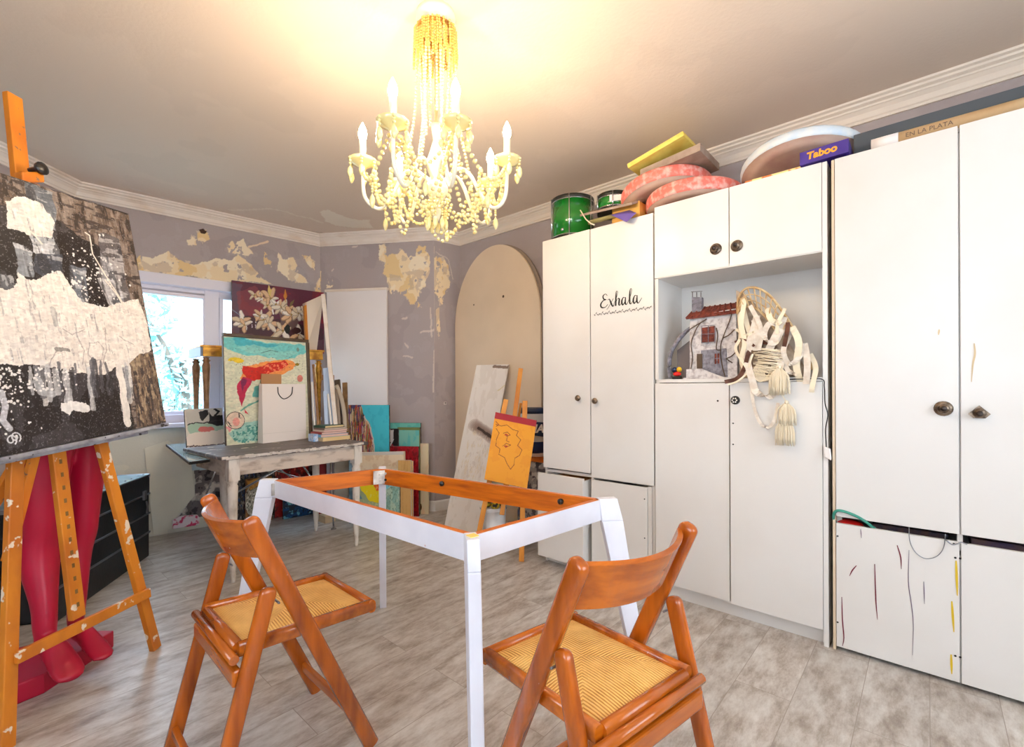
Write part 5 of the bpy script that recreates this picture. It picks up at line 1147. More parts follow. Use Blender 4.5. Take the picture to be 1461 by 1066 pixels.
# glass-topped folding table behind it
GT = thing('glass_table', (1.35, 3.75, 0), 'folding glass-topped table with chrome crossed legs under the window', 'table')
g0 = onZ(272,652,.752); g1 = onZ(240,628,.752); g2 = g0+dw*.16; 
g0b = Vector((.794,3.209,.0)); g1b = Vector((.93,4.38,0)); ex = Vector((1,.03,0)).normalized()
mb = MB().prism([Vector(q) for q in ((g0b.x,g0b.y,.716),(.895,3.235,.716),(.895,3.76,.716),(2.02,3.84,.716),(1.93,4.12,.716),(g1b.x,g1b.y,.716))], (0,0,.010))
M['tabglass'] = mat('pale_blue_glass', (176,214,226), .08, spec=.8, coat=.6)
mb.build('glass_top', M['tabglass'], GT)
edge = [Vector((.790,3.209,.718)), Vector((.926,4.38,.718))]; MB().bar(edge[0], edge[1], .008, .016).build('edge_strip', M['black'], GT); MB().bar(Vector((.790,3.200,.720)), Vector((.895,3.228,.720)), .010, .016).build('edge_strip', M['black'], GT)
def rod(a, b, r=.009, m_='chrome', nm='chrome_leg'): return MB().sweep([a, b], r, 10).build(nm, M[m_], GT)
f1 = onZ(476,755,0); rod(Vector((f1.x,f1.y,0)), Vector((f1.x-.02,f1.y+.02,  .712)), .007)
MB().lathe([(.022,0),(.022,.006),(.009,.010),(.007,.03)], f1, 12).build('foot', M['steel'], GT)
rod(at(304,722,3.75), at(412,661,3.75)); rod(at(390,664,3.85), at(444,700,3.85), .005); rod(at(365,664,3.86), at(430,682,3.86), .004)
rod(at(428,658,3.8), at(452,694,3.8), .007)
rod(at(294,706,3.55), at(314,655,3.55), .006)
# white cloth-like corner panel on the wall below the window
w0 = V[4]
def onWall(px, py, off): return onP(px, py, V[4]+n3*off, n3)
P = [onWall(*q, .03) for q in ((219,762),(206,640),(240,629),(272,654),(278,707),(251,738),(248,752))]
for p in P: p.z = max(p.z, .006)
tag(MB().prism(P, -n3*.006).build('hardboard_sheet', mat('off_white_hardboard', (226,222,206), .6, col2=(240,234,214), scale=3)), 'off-white hardboard sheet with a cut corner leaning under the window', 'panel')
P = [onWall(*q, .045) for q in ((246,754),(245,742),(256,736),(281,734),(284,738),(283,748))]
for p in P: p.z = max(p.z, .002)
tag(MB().prism(P, n3*.03).build('plastic_bag', mat('pink_white_plastic', (236,220,226), .4, col2=(214,60,110), scale=26, lo=.52, hi=.6), bevel=.004), 'small white and pink packet on the floor below the window', 'packet')
# --- a helper for canvases : bottom edge from two photo points at height z, leaning back
def leaning(px0, py0, px1, py1, z, ptop, lean, th, away=None):
    a = onZ(px0, py0, z); b = onZ(px1, py1, z); u = (b-a); n = Vector((u.y, -u.x, 0)).normalized()
    if n.dot(EYE-a) < 0: n = -n
    up = frame_pt(a, u, n, lean); nn = u.normalized().cross(up)
    q = onP(ptop[0], ptop[1], a, nn); h = (q-a).dot(up); return a, u, up*h, nn
def artpanel(name, label, a, U, Vv, th, cv, cat='painting', group=None, side='canvas_edge', art='art'):
    o = art_mesh(name, cv, a, U, Vv, th, [M[art], M[side]]); return tag(o, label, cat, group)
# --- framed sea-life painting
a, U, Vv, nn = leaning(323,636,441,625, TZ2+.001, (323,480), 3.5, .03)
SP = thing('framed_painting', a+U*.5, 'dark-framed turquoise and orange abstract painting behind the paper bag', 'painting')
c = Cv(240, 320, (226,226,200), a+nn*.0, U, Vv); c.put(c.n(6,4,3) > .5, (212,218,190), .6); c.put(c.n(30,10,3) > .6, (238,232,206), .6)
c.jitter(.05, 8, 3); c.poly([(318,484),(436,490),(436,500),(420,515),(370,508),(345,506),(320,498)], (110,206,206), .9); c.poly([(330,486),(400,490),(380,498),(340,494)], (70,180,196), .9); c.poly([(340,498),(360,492),(430,506),(400,514)], (150,216,206), .8)
c.jitter(.03, 14, 5); c.ell((336,514), 11, 4, (236,206,50)); c.poly([(350,524),(372,516),(410,514),(424,520),(414,530),(380,540),(350,546),(342,540)], (250,150,70), .9)
c.jitter(.015, 16, 7); c.poly([(346,522),(362,524),(372,524),(390,517),(405,514),(412,519),(400,528),(384,532),(372,540),(362,544),(352,540),(346,532)], (214,44,32)); c.put(c.mask_poly([(372,524),(408,515),(410,526),(380,534)]) & (c.n(50,40,7) > .5), (248,130,90))
c.poly([(346,538),(360,542),(352,560),(347,572),(345,580),(340,566),(338,552)], (196,40,80)); c.poly([(344,540),(352,542),(346,560)], (120,40,90), .8); c.poly([(348,582),(356,592),(350,588)], (220,30,70))
c.line([(343,586),(352,580),(366,574),(376,566)], .014, (110,180,160)); c.poly([(362,552),(376,548),(372,566),(360,566)], (70,170,170), .8)
c.poly([(345,604),(370,600),(372,628),(340,632),(326,620)], (140,204,196), .7); c.put(c.mask_poly([(330,612),(370,604),(372,630),(336,634)]) & (c.n(60,50,9) > .55), (60,140,130), .8); c.poly([(322,608),(332,608),(328,618)], (240,140,150), .8)
c.jitter(0, 1); c.ell((336,600), 13.5, 12.5, (60,60,56)); c.ell((336,600), 12.6, 11.6, (232,208,186)); c.ell((337,602), 5, 6, (236,150,140), al=.8); c.jitter(.03, 20, 6); c.line([(326,600),(330,606)], .008, (60,70,60)); c.line([(340,592),(344,597)], .010, (70,70,64))
c.jitter(0, 1)
for k in range(70):
    u, v = c.to(R.uniform(325,432), R.uniform(492,545)); c.ell((u, v), .004, .003, (40,60,70), photo=False)
c.line([(372,504),(386,500),(396,502)], .004, (30,50,60)); c.ell((424,520), 3, 2, (150,130,40)); c.ell((428,540), 4, 5, (220,110,100), al=.8); c.ell((425,499), 2, 3, (120,150,140))
c.jitter(0, 1); c.a = np.clip(c.a*(1+(c.n(80, 40, 71, 3)-.5)[..., None]*.2), 0, 1)
art_mesh('picture', c, a, U, Vv, .008, [M['artflat'], M['canvas_edge']], SP)
u_ = U.normalized(); v_ = Vv.normalized(); fw_ = .022
mb = MB().obox(a-u_*.004+Vv-nn*.012, U+u_*.022, v_*fw_, nn*.030); mb.obox(a+U-nn*.012, u_*.022, Vv, nn*.030); mb.obox(a-u_*.006-nn*.012, u_*.006, Vv, nn*.02)
mb.build('frame', M['darkframe'], SP, bevel=.002)
# --- small black and white painting
a, U, Vv, nn = leaning(267,640,321,635, .727, (264,584), 10, .02)
c = Cv(120, 130, (226,214,196), a, U, Vv); c.jitter(.05, 8, 2); c.poly([(262,584),(330,580),(330,606),(268,610)], (206,196,182)); c.poly([(268,606),(330,600),(330,622),(270,624)], (170,196,168), .9)
c.poly([(283,588),(296,585),(298,592),(290,600),(284,598)], (34,32,34)); c.poly([(298,588),(304,594),(320,590),(326,604),(310,608),(298,604),(300,596)], (30,28,30)); c.line([(306,584),(312,586),(308,592)], .05, (30,28,30)); c.line([(268,606),(296,602),(322,598)], .03, (50,48,46)); c.ell((294,613), 12, 4, (224,120,110))
c.poly([(268,618),(330,612),(330,640),(266,640)], (240,220,202)); c.jitter(.03, 26, 4); c.line([(268,637),(300,636),(326,632)], .035, (60,40,44), .8); c.jitter(0, 1)
artpanel('small_painting', 'small black, green and cream painting at the left of the dark-framed one', a, U, Vv, .018, c)
# --- white paper bag and a brown one behind
b0 = onZ(375,633,TZ2); b1 = onZ(437,626,TZ2); u_ = (b1-b0).normalized(); n_ = Vector((-u_.y, u_.x, 0)); n_ = n_ if n_.y > 0 else -n_
def paperbag(name, p, u_, n_, w, d, h, m_, label, handle=True):
    t = thing(name, p+u_*w/2+n_*d/2, label, 'bag'); z = Vector((0,0,1)); mb = MB(); e = .001; q = d*.30
    c0 = [p, p+u_*w, p+u_*w+n_*d, p+n_*d]; c1 = [p+z*h+n_*q*.3, p+u_*w+z*h+n_*q*.3, p+u_*w+n_*(d-q)+z*h, p+n_*(d-q)+z*h]; cen = p+u_*w/2+n_*d/2
    def ins(L_, k): return [x+(cen-x).project(u_)*k*2/w*.002*0+(Vector((cen.x,cen.y,x.z))-x).normalized()*.0025 for x in L_]
    i0, i1 = ins([x+z*.003 for x in c0], 1), ins(c1, 1)
    mb.add(c0+c1+i0+i1, [(0,3,2,1),(0,1,5,4),(1,2,6,5),(2,3,7,6),(3,0,4,7),(8,9,10,11),(8,12,13,9),(9,13,14,10),(10,14,15,11),(11,15,12,8),(4,5,13,12),(5,6,14,13),(6,7,15,14),(7,4,12,15)])
    mb.build('body', M[m_], t)
    MB().obox(p-n_*.0008+z*h*.155+n_*q*.04, u_*w, n_*.0006, z*.0022).build('base_crease', M['white_side'], t)
    if handle:
        for off in (-.003,):
            c_ = p+z*h+n_*(off+q*.2)+u_*w*.5; pts = cr([tuple(c_-u_*w*.17-z*.022), tuple(c_-u_*w*.15-z*.075), tuple(c_-z*.112-u_*.01), tuple(c_+u_*w*.14-z*.080), tuple(c_+u_*w*.17-z*.022)], 6)
            if off > 0: pts = [(x, y, 2*c_.z-zz_-.03) for x, y, zz_ in pts]
            MB().sweep(pts, .0032, 8).build('handle', M['cord'], t)
            if off > 0: break
    return t
hb_ = (at(375,548,(b0-EYE).dot(FW)).z-TZ2)
paperbag('paper_bag', b0+Vector((0,0,.001)), u_, n_, (b1-b0).length, .060, hb_, 'paper', 'tall white paper bag with black cord handles on the grey table')
paperbag('paper_bag', b0+u_*.035+n_*.064+Vector((0,0,.001)), u_, n_, .16, .014, hb_+.075, 'kraft', 'brown kraft bag peeking out behind the white paper bag', False)
# --- pile of books
BK = [(455,515,.030,(214,190,150),(236,206,150),2),(450,500,.020,(120,180,210),(236,196,180),-3),(446,505,.016,(160,60,60),(232,200,188),1),(452,506,.014,(226,210,190),(232,190,180),-1),(447,500,.014,(120,90,80),(222,200,180),3),(452,503,.018,(40,80,60),(240,214,160),8)]
z_ = TZ2+.001; bp0 = onZ(490,628,TZ2)
for i, (x0, x1, th, ccv, cpg, rz) in enumerate(BK):
    w_, d_ = .235-.012*i, .165-.006*i; r_ = math.radians(rz)+math.atan2(dw.y, dw.x); ux = Vector((math.cos(r_), math.sin(r_), 0)); uy = Vector((-ux.y, ux.x, 0)); c_ = bp0+nv*.10-dw*(.045+.008*(i % 3)); c_.z = z_
    lbl = ['thick cream book at the bottom of the pile on the grey table','pale book with a light blue spine, second from the pile bottom','thin red-covered book, third up in the pile on the table','thin cream book, fourth up in the pile on the table','thin brown-covered book just under the topmost of the pile','book with a green spine, topmost of the pile on the table'][i]
    t = thing('book', c_, lbl, 'book', 'books piled on the grey table'); o = c_-ux*w_/2-uy*d_/2
    mc = mat('book_cover_%s' % ['cream','blue','red','ivory','brown','green'][i], ccv, .5); mp_ = mat('book_pages_%s' % ['cream','blue','red','ivory','brown','green'][i], cpg, .8)
    mb = MB().obox(o, ux*w_, uy*d_, Vector((0,0,.002))).obox(o+Vector((0,0,th-.002)), ux*w_, uy*d_, Vector((0,0,.002))).obox(o+Vector((0,0,.002)), ux*.003, uy*d_, Vector((0,0,th-.004))); mb.build('cover', mc, t)
    MB().obox(o+ux*.003+uy*.003+Vector((0,0,.002)), ux*(w_-.008), uy*(d_-.006), Vector((0,0,th-.004))).build('pages', mp_, t); z_ += th+.0006
tag(MB().obox(bp0-dw*.205+nv*.06+Vector((0,0,.001)), dw*.035, nv*.08, Vector((0,0,.055))).build('small_box', mat('pale_blue_box', (130,176,222), .5, col2=(230,230,240), scale=50)), 'tiny pale blue box at the left of the book pile', 'box')
# --- gold console table standing on the glass table
gz = 1.48; c0 = onZ(287,492,gz); c0b = at(271,496,3.76); c0b.z = gz; c1 = at(462,498.8,4.05); c1.z = gz; gu = (c1-c0).normalized(); gn = Vector((-gu.y, gu.x, 0)); gn = gn if gn.y > 0 else -gn; gl = (c1-c0).length
GC = thing('console_table', Vector(c0+gu*gl/2+gn*.12)-Vector((0,0,gz-.727)), 'narrow gold-painted console with fluted legs standing before the window', 'table')
gd = .26; bk = c0b-c0
poly = [c0, c1, c1+gn*gd, c0+gn*gd-gu*.10+gn*0]
MB().prism([p-Vector((0,0,.014))-gu*0 for p in (c0-gu*.006-gn*.006, c1+gu*.006-gn*.006, c1+bk+gu*.006, c0b)], (0,0,.014)).build('top', M['gold'], GC, bevel=.002)
MB().bar(c0+gu*.01-Vector((0,0,.050)), c1-gu*.01-Vector((0,0,.050)), .018, .070).build('front_apron', M['gold'], GC, bevel=.002)
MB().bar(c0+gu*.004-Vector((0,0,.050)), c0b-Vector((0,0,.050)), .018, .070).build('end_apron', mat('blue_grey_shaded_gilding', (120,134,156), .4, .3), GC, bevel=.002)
mb = MB()
for k in range(9): mb.ball(c0+gu*(.06+k*gl/9.5)-gn*.002-Vector((0,0,.050)), .016, 0, 8, 5, (1.2,.4,.8))
mb.build('carved_frieze', M['gold'], GC)
prof = [(.012,0),(.014,.04),(.020,.40),(.028,.56),(.030,.60),(.020,.625),(.030,.64),(.016,.65),(.026,.663)]
for k, p in enumerate((c0+gu*.035+gn*.035, c0+gu*.03+bk*.86, c1-gu*.035+gn*.035, c1-gu*.03+bk*.86)):
    b_ = Vector((p.x, p.y, .727)); MB().lathe(prof, b_, 14).build('fluted_leg', M['bronze'] if k in (0,1) else M['gold'], GC)
MB().bar(c1-gu*.05+gn*.04+Vector((0,0,-.235)), c1+gu*.10+gn*.05+Vector((0,0,-.235)), .018, .045).build('rail', M['bronze'], GC)
# --- lilies painting standing on the console against the wall
LP = V[4]+n3*.13
q0 = onP(331,402,LP,n3); q1 = onP(462,416,LP,n3); a = Vector((q0.x,q0.y,gz+.001)); U = Vector((q1.x-q0.x, q1.y-q0.y, 0)); Vv = Vector((0,0,(q0.z+q1.z)/2-gz))
c = Cv(330, 250, (110,30,50), a, U, Vv); 
c.put(c.n(5,6,4) > .5, (140,26,50), .8); c.put(c.n(4,5,9) > .56, (84,30,60), .8); c.jitter(.05, 8, 3); c.poly([(331,450),(380,455),(460,470),(460,500),(331,500)], (62,30,44), .9); c.poly([(331,404),(345,404),(344,480),(331,480)], (96,80,100), .7); c.poly([(338,415),(365,408),(380,430),(372,450),(342,452)], (150,60,72), .6); c.poly([(331,476),(460,484),(460,500),(331,500)], (92,56,68), .9)
c.poly([(394,438),(410,446),(428,458),(420,470),(400,466)], (112,90,88), .9)
WHT = [(236,226,210),(222,206,180),(246,240,232),(226,190,150)]
def petal(x, y, L_, w, ang, col):
    ca, sa = math.cos(ang), math.sin(ang); c.poly([(x, y), (x+ca*L_*.5-sa*w, y+sa*L_*.5+ca*w), (x+ca*L_, y+sa*L_), (x+ca*L_*.5+sa*w, y+sa*L_*.5-ca*w)], col)
c.jitter(.012, 20, 5); rp_ = random.Random(21)
for (x, y, n_p, L_) in ((363,421,6,8),(372,424,6,7),(386,426,6,12),(394,434,6,9),(401,438,6,10),(409,443,6,9),(416,449,7,12),(426,447,6,10),(434,446,6,9),(440,452,5,9),(376,456,7,13),(384,462,6,12),(371,450,6,8),(394,474,5,15),(403,472,5,13),(346,458,5,12),(348,464,4,11),(382,436,5,9),(426,478,4,12)):
    for k in range(n_p):
        an_ = k*6.283/n_p+rp_.uniform(-.5,.5); L2 = L_*1.35*rp_.uniform(.6,1.0); cc = WHT[rp_.randrange(4)]
        c.ell((x+math.cos(an_)*L2*.5, y+math.sin(an_)*L2*.5), L2*.55, L2*.24, (max(0,cc[0]-60), max(0,cc[1]-60), max(0,cc[2]-54)), rot=-math.degrees(an_)); c.ell((x+math.cos(an_)*L2*.5, y+math.sin(an_)*L2*.5-.5), L2*.48, L2*.17, cc, rot=-math.degrees(an_))
    c.ell((x, y), 1.2, 1.4, (160,130,60))
petal(386,424,18,3,-1.7,(226,200,120)); petal(407,432,20,2.6,-1.55,(206,130,40)); petal(412,438,13,2,-.9,(120,100,60))
for x in (389,390): c.line([(x,442),(x,448)], .012, (240,240,240))
for x in (359,364): c.line([(x,459),(x,460)], .014, (244,240,244)); c.line([(x,463),(x,467)], .012, (214,200,214))
c.ell((410,470), 4, 7, (20,30,30)); c.ell((423,472), 6, 5, (60,20,30)); c.line([(331,442),(342,450)], .008, (150,170,200)); c.jitter(0, 1)
artpanel('lily_painting', 'crimson painting of white lilies propped on the gold console', a, U, Vv, .02, c)
# --- tall stretched canvas seen from the side, mouldings and frames at the right end of the table
def slab(name, label, cat, pts_px, dep, th, m_, group=None, thick_dir=None, bev=.002):
    """a board whose photo outline lies at distance dep; th = its real thickness away from the camera"""
    P = [at(x, y, d_) for (x, y), d_ in zip(pts_px, dep)]; n = (P[1]-P[0]).cross(P[2]-P[0]).normalized(); n = n if n.dot(EYE-P[0]) < 0 else -n
    return tag(MB().prism(P, n*th).build(name, m_, bevel=bev), label, cat, group)
TD = 3.60
bz_ = lambda x, d_: (x, CY-(TZ2+.002-CAM_H)*FOC/d_)      # photo point of the table surface at distance d_
SCv = thing('stretched_canvas', c1, 'blank canvas with a yellow wood edge standing at the right end of the gold console', 'canvas')
# canvas plane: nearly edge-on, from (433,432) to (459,421) at the top
tA = onZ(441,496,gz+.004); tB = onZ(464,494.5,gz+.004); tA, tB = c1-gu*.13+bk*.12, c1-gu*.0+bk*.40; tA.z = tB.z = gz+.002; pA, pB = at(433,433,(tA-EYE).dot(FW)+.02), at(462,420,(tB-EYE).dot(FW)+.02)
nrm = (pB-pA).cross(tA-pA).normalized(); nrm = nrm if nrm.dot(EYE-pA) < 0 else -nrm
MB().prism([pA, pB, tB, tA], nrm*.016).build('canvas_face', M['canvas'], SCv)
e1 = (pB-pA).normalized(); e2 = (tA-pA).normalized()
MB().obox(pA-nrm*.018, e1*.020, tA-pA, nrm*.034).build('wood_edge', M['lighteasel'], SCv); MB().obox(pA-nrm*.018, pB-pA, e2*.022, nrm*.034).build('top_edge', M['canvas'], SCv)
def strip(a, b, w, h, m_, label, name, cat, group=None, side=None, bev=.003):
    a, b = Vector(a), Vector(b); return tag(MB().bar(a, b, w, h, side=side or FW).build(name, m_, bevel=bev), label, cat, group)
G_ = 'mouldings and frames leaning at the end of the grey table'
def onT(px, d_, z=.758): q = at(px, 600, d_); q.z = z; return q
strip(onT(481,3.62), at(461,420,3.98), .030, .020, M['cornice'], 'long white moulding leaning beside the blank canvas', 'moulding', 'moulding', G_)
strip(onT(450,3.66), at(445,545,3.74), .012, .010, M['white'], 'short thin white moulding next to the dark picture frame', 'moulding', 'moulding', G_)
strip(onT(456,3.70), at(447,520,3.80), .018, .014, M['bronze'], 'bronze-coloured moulding behind the short white one', 'moulding', 'moulding', G_)
M['paleblue'] = mat('pale_blue_card', (196,214,240), .6)
strip(onT(467,3.66), at(464,558,3.72), .030, .012, M['paleblue'], 'pale blue narrow canvas leaning behind the book pile', 'small_canvas', 'canvas', G_)
strip(onT(471,3.72), at(466,525,3.86), .058, .012, M['paleblue'], 'wider pale blue canvas behind the narrow one', 'small_canvas', 'canvas', G_)
strip(onT(475,3.62), at(468,562,3.70), .014, .012, M['white'], 'short white strip in front of the blue canvases', 'moulding', 'moulding', G_)
strip(onT(488,3.84), at(481,542,3.92), .048, .020, M['darkframe'], 'dark brown frame edge leaning right of the long white moulding', 'picture_frame', 'frame', G_)
strip(onT(494,3.90), at(492,546,3.98), .040, .018, M['boxwood'], 'mid-brown board behind the dark brown frame edge', 'wood_board', 'board', G_)
arcp = [onT(492,3.64), at(492,600,3.68), at(490,582,3.72), at(486,564,3.76), at(480,550,3.80)]
MB_ = MB().sweep(cr([tuple(p) for p in arcp], 5), (.016,.010), 10, side=tuple(RT)); tag(MB_.build('curved_frame', mat('grey_beige_frame', (178,164,146), .6)), 'curved grey-beige frame piece arching beside the books', 'frame', G_)
MB_ = MB().sweep([onT(485,3.66), at(480,556,3.78)], (.016,.010), 8, side=tuple(RT)); tag(MB_.build('curved_frame', mat('taupe_frame', (150,134,120), .6)), 'straight taupe frame piece inside the curved grey-beige one', 'frame', G_)
# --- tall white panel against the back wall
bw, bw2, bd, bn = seg(2)
def wp(px, py, off): return onP(px, py, V[2]+bn*off, bn)
def wallpanel(px0, px1, py, off, th, z0=0, lean=0):
    """upright board on the back wall: returns lower-left corner, U, V"""
    a = wp(px0, py, off); b = wp(px1, py, off); h = (a.z+b.z)/2-z0; A_ = Vector((a.x, a.y, z0)); return A_, Vector((b.x-a.x, b.y-a.y, 0)), Vector((0,0,h))
A_, U, Vv = wallpanel(466, 551.5, 412, .045, .03, .002)
WP = thing('white_door_board', A_+U*.5, 'tall smooth white board with a ledge on top against the back wall', 'panel')
MB().obox(A_, U, Vv-Vector((0,0,.02)), bn*-.030).build('board', M['screen'], WP, bevel=.002)
MB().obox(A_+Vv-Vector((0,0,.022))-U.normalized()*.018+bn*.008, U+U.normalized()*.024, Vector((0,0,.024)), bn*-.048).build('top_ledge', M['cornice'], WP, bevel=.004)
# --- canvases stacked at the foot of the back wall
def wallart(name, label, px0, px1, py, off, th, cvf, z0=.001, cat='painting', w=110, side='canvas_edge', group=None, art='art', px1b=None):
    A_, U, Vv = wallpanel(px0, px1, py, off, th, z0); c = Cv(w, max(40, int(w*Vv.length/U.length)), (200,200,200), A_, U, Vv); cvf(c); c.jitter(0, 1)
    return artpanel(name, label, A_, U, Vv, th, c, cat, group, side, art)
GK = 'canvases stacked along the foot of the back wall'
def f_multi(c):
    c.put(c.n(4,4,1) > -1, (70,190,206)); c.put(c.n(20,10,3) > .6, (60,176,196), .6); c.jitter(.05, 10, 4); P = [(480,570),(512,575),(520,590),(528,605),(532,625),(534,650),(534,800),(470,800)]
    m = c.mask_poly(P); c.put(m, (120,100,60)); 
    for k, cc in enumerate(((70,60,110),(226,120,70),(210,170,120),(60,50,50),(150,140,90),(110,60,120),(220,200,160),(180,60,50))): c.put(m & (c.n(9,40,k*5+2) > .60), cc, .9)
    c.put(c.mask_poly([(495,575),(515,575),(515,592),(495,590)]) & (c.n(14,20,5) > .5), (70,60,110), .9); c.line([(520,592),(527,606),(532,628),(534,650)], .012, (220,214,200), .8)
wallart('tall_painting', 'turquoise painting with a streaked multicoloured left side behind the grey table', 497, 555, 578, .30, .022, f_multi, w=150)
def f_teal(c):
    c.put(c.n(3,3,1) > -1, (96,184,170)); c.put(c.n(8,8,3) > .5, (120,196,180), .7)
wallart('painting', 'plain pale teal canvas, hindmost of the small stack on the wall', 556, 600, 603.5, .10, .02, f_teal, group=GK)
def f_teal2(c):
    c.put(c.n(3,3,1) > -1, (130,196,180)); c.put(c.n(8,8,5) > .55, (100,190,186), .8); c.put((c.u < .05) | (c.v > .97), (120,130,70)); c.put(c.u > .97, (120,130,70))
wallart('painting', 'mint painting with an olive rim in front of the pale teal canvas', 567, 599, 610, .13, .02, f_teal2, group=GK)
def f_bwr(c):
    c.put(c.n(3,3,1) > -1, (40,34,36)); c.jitter(.06, 10, 3); c.poly([(552,610),(562,612),(560,630),(552,632)], (216,208,206)); c.put((c.v < .82) & (c.n(12,12,5) > .52) & (c.u < .6), (160,30,50)); c.line([(561,625),(557,637)], .02, (220,214,214))
wallart('painting', 'narrow dark painting with a white and red blot behind the red canvas', 552, 568, 612, .16, .02, f_bwr, group=GK, w=60)
def f_red(c):
    c.put(c.n(3,3,1) > -1, (172,14,30)); c.put(c.n(20,16,3) > .56, (120,6,20), .8); c.put(c.n(30,30,13) > .68, (206,60,70), .6)
wallart('painting', 'glossy dark red canvas in the stack by the back wall', 549, 597, 637, .20, .022, f_red, group=GK)
def f_cream(c):
    c.put(c.n(3,3,1) > -1, (240,222,186)); c.put(c.n(8,8,3) > .6, (244,206,170), .6); c.ell((.3,.10), .14, .05, (120,70,20), photo=False)
wallart('painting', 'narrow cream board with a rust blot right of the red canvas', 594, 611, 633, .12, .02, f_cream, group=GK, w=50, side='canvas')
def f_wood(c): c.put(c.n(3,3,1) > -1, (216,170,104)); c.put(c.n(4,14,3) > .6, (200,150,84), .7)
wallart('wood_plank', 'bare wooden plank in front of the red canvas', 568, 586, 657, .50, .02, f_wood, group=GK, w=50, side='canvas')
wallart('wood_plank', 'thin bare wooden slat right of the wider plank', 584, 589, 658, .47, .012, f_wood, group=GK, w=30, side='canvas')
def f_aqua(c):
    c.put(c.n(3,3,1) > -1, (150,190,176)); c.jitter(.05,10,2); c.put(c.n(8,6,5) > .55, (196,214,190), .8); c.put(c.mask_poly([(540,672),(575,672),(572,690),(545,700)]), (130,216,230), .9); c.put((c.n(30,30,8) > .62), (90,120,96), .6)
wallart('painting', 'pale aqua and green painting behind the zinc-cornered table leg', 546, 570, 676, .52, .02, f_aqua, group=GK, w=60)
def f_yel(c):
    c.put(c.n(3,3,1) > -1, (170,180,140)); c.jitter(.04,10,3); c.poly([(505,684),(540,680),(545,720),(528,716)], (246,220,30)); c.poly([(532,684),(545,682),(543,700),(537,702)], (236,96,30)); c.put(c.n(16,16,9) > .68, (240,236,150), .5); c.poly([(490,690),(508,694),(516,712),(490,716)], (90,140,170), .8)
wallart('painting', 'yellow painting with an orange blot seen through the table frame', 504, 548, 679, .56, .02, f_yel, group=GK, w=120)
SF = 'unframed canvases piled behind the table frame'
a_, b_ = wp(507,655,.46), wp(578,640,.34)
def f_bl(c): c.put(c.n(3,3,1) > -1, (240,218,186)); c.put(c.n(10,8,3) > .62, (226,196,160), .7); c.put(c.v > .955, (214,206,196)); c.put(c.u > .97, (206,180,150))
A_ = Vector((a_.x, a_.y, .001)); U = Vector((b_.x-a_.x, b_.y-a_.y, 0)); hgt = wp(560,645,.37).z
c = Cv(120, 130, (240,218,186), A_, U, Vector((0,0,hgt))); f_bl(c); artpanel('blank_canvas', 'cream unpainted canvas at the front of the stack with a chipped white top edge', A_, U, Vector((0,0,hgt)), .026, c, 'canvas', None, 'canvas')
# things under the grey table against the wall
def wa3(px, py, off): return onP(px, py, V[4]+n3*off, n3)
def lowart(label, P, off, th, cvf, name='painting', cat='painting', w=80):
    (x0, x1, yt) = P; a = wa3(x0, yt, off); b = wa3(x1, yt, off); A_ = Vector((a.x, a.y, .001)); U = Vector((b.x-a.x, b.y-a.y, 0)); Vv = Vector((0,0,max(.08,a.z)))
    c = Cv(w, max(30, int(w*Vv.length/U.length)), (120,110,100), A_, U, Vv); cvf(c); c.jitter(0, 1); return artpanel(name, label, A_, U, Vv, th, c, cat, 'paintings stored under the grey table')
def f_round(c):
    c.put(c.n(3,3,1) > -1, (168,118,60)); c.put(c.n(10,10,3) > .55, (120,70,34), .8); c.jitter(.03, 14, 3); m = c.mask_ell((368,715), 19, 25); c.put(m, (186,176,150)); c.put(m & (c.n(30,26,5) > .55), (90,84,66)); c.put(m & (c.n(30,26,15) > .6), (236,228,206)); c.poly([(352,686),(372,684),(372,692),(356,700)], (222,150,50), .8)
lowart('ochre painting with a mottled stone-like oval under the grey table', (350,388,684), .16, .02, f_round)
def f_blue(c): c.put(c.n(3,3,1) > -1, (24,74,120)); c.put(c.n(12,12,3) > .52, (20,40,60)); c.put(c.n(16,10,8) > .64, (130,200,220), .9)
lowart('dark blue painting with pale strokes on the floor under the grey table', (404,446,690), .22, .02, f_blue)
def f_redp(c): c.put(c.n(3,3,1) > -1, (170,24,22)); c.put(c.n(14,14,3) > .58, (90,20,20)); c.put(c.n(14,14,9) > .66, (226,120,90), .8)
lowart('red painting tucked under the grey table behind the crossed chrome legs', (392,440,652), .12, .02, f_redp)
def f_darkp(c): c.put(c.n(3,3,1) > -1, (52,46,46)); c.put(c.n(14,14,3) > .58, (120,110,100)); c.put(c.n(20,20,9) > .66, (190,180,170), .8); c.put(c.n(10,10,19) > .66, (40,70,120), .8)
lowart('dark speckled painting behind the left leg of the grey table', (338,366,664), .10, .02, f_darkp)
lowart('dark mottled canvas next to the red painting under the grey table', (434,456,655), .10, .02, lambda c: (c.put(c.n(3,3,1) > -1, (104,98,98)), c.put(c.n(10,12,3) > .55, (60,56,60))))
M['redbox'] = mat('dark_red_box', (150,16,26), .5); M['greybooks'] = mat('grey_violet_board', (140,134,150), .6, col2=(180,176,184), scale=3, stretch=(8,8,1))
def floorboard(px0, px1, ytop, d_, th, m_, label, name, cat):
    a = at(px0, ytop, d_); b = at(px1, ytop, d_+.02); z = a.z; A_ = Vector((a.x,a.y,.001)); U = Vector((b.x-a.x,b.y-a.y,0)); n = Vector((-U.y,U.x,0)).normalized(); n = n if n.dot(FW) > 0 else -n
    return tag(MB().obox(A_, U, n*th, Vector((0,0,z))).build(name, m_, bevel=.002), label, cat, 'boards standing under the right end of the grey table')
floorboard(450, 465, 655, 4.15, .25, M['redbox'], 'dark red upright box under the right end of the grey table', 'box', 'box')
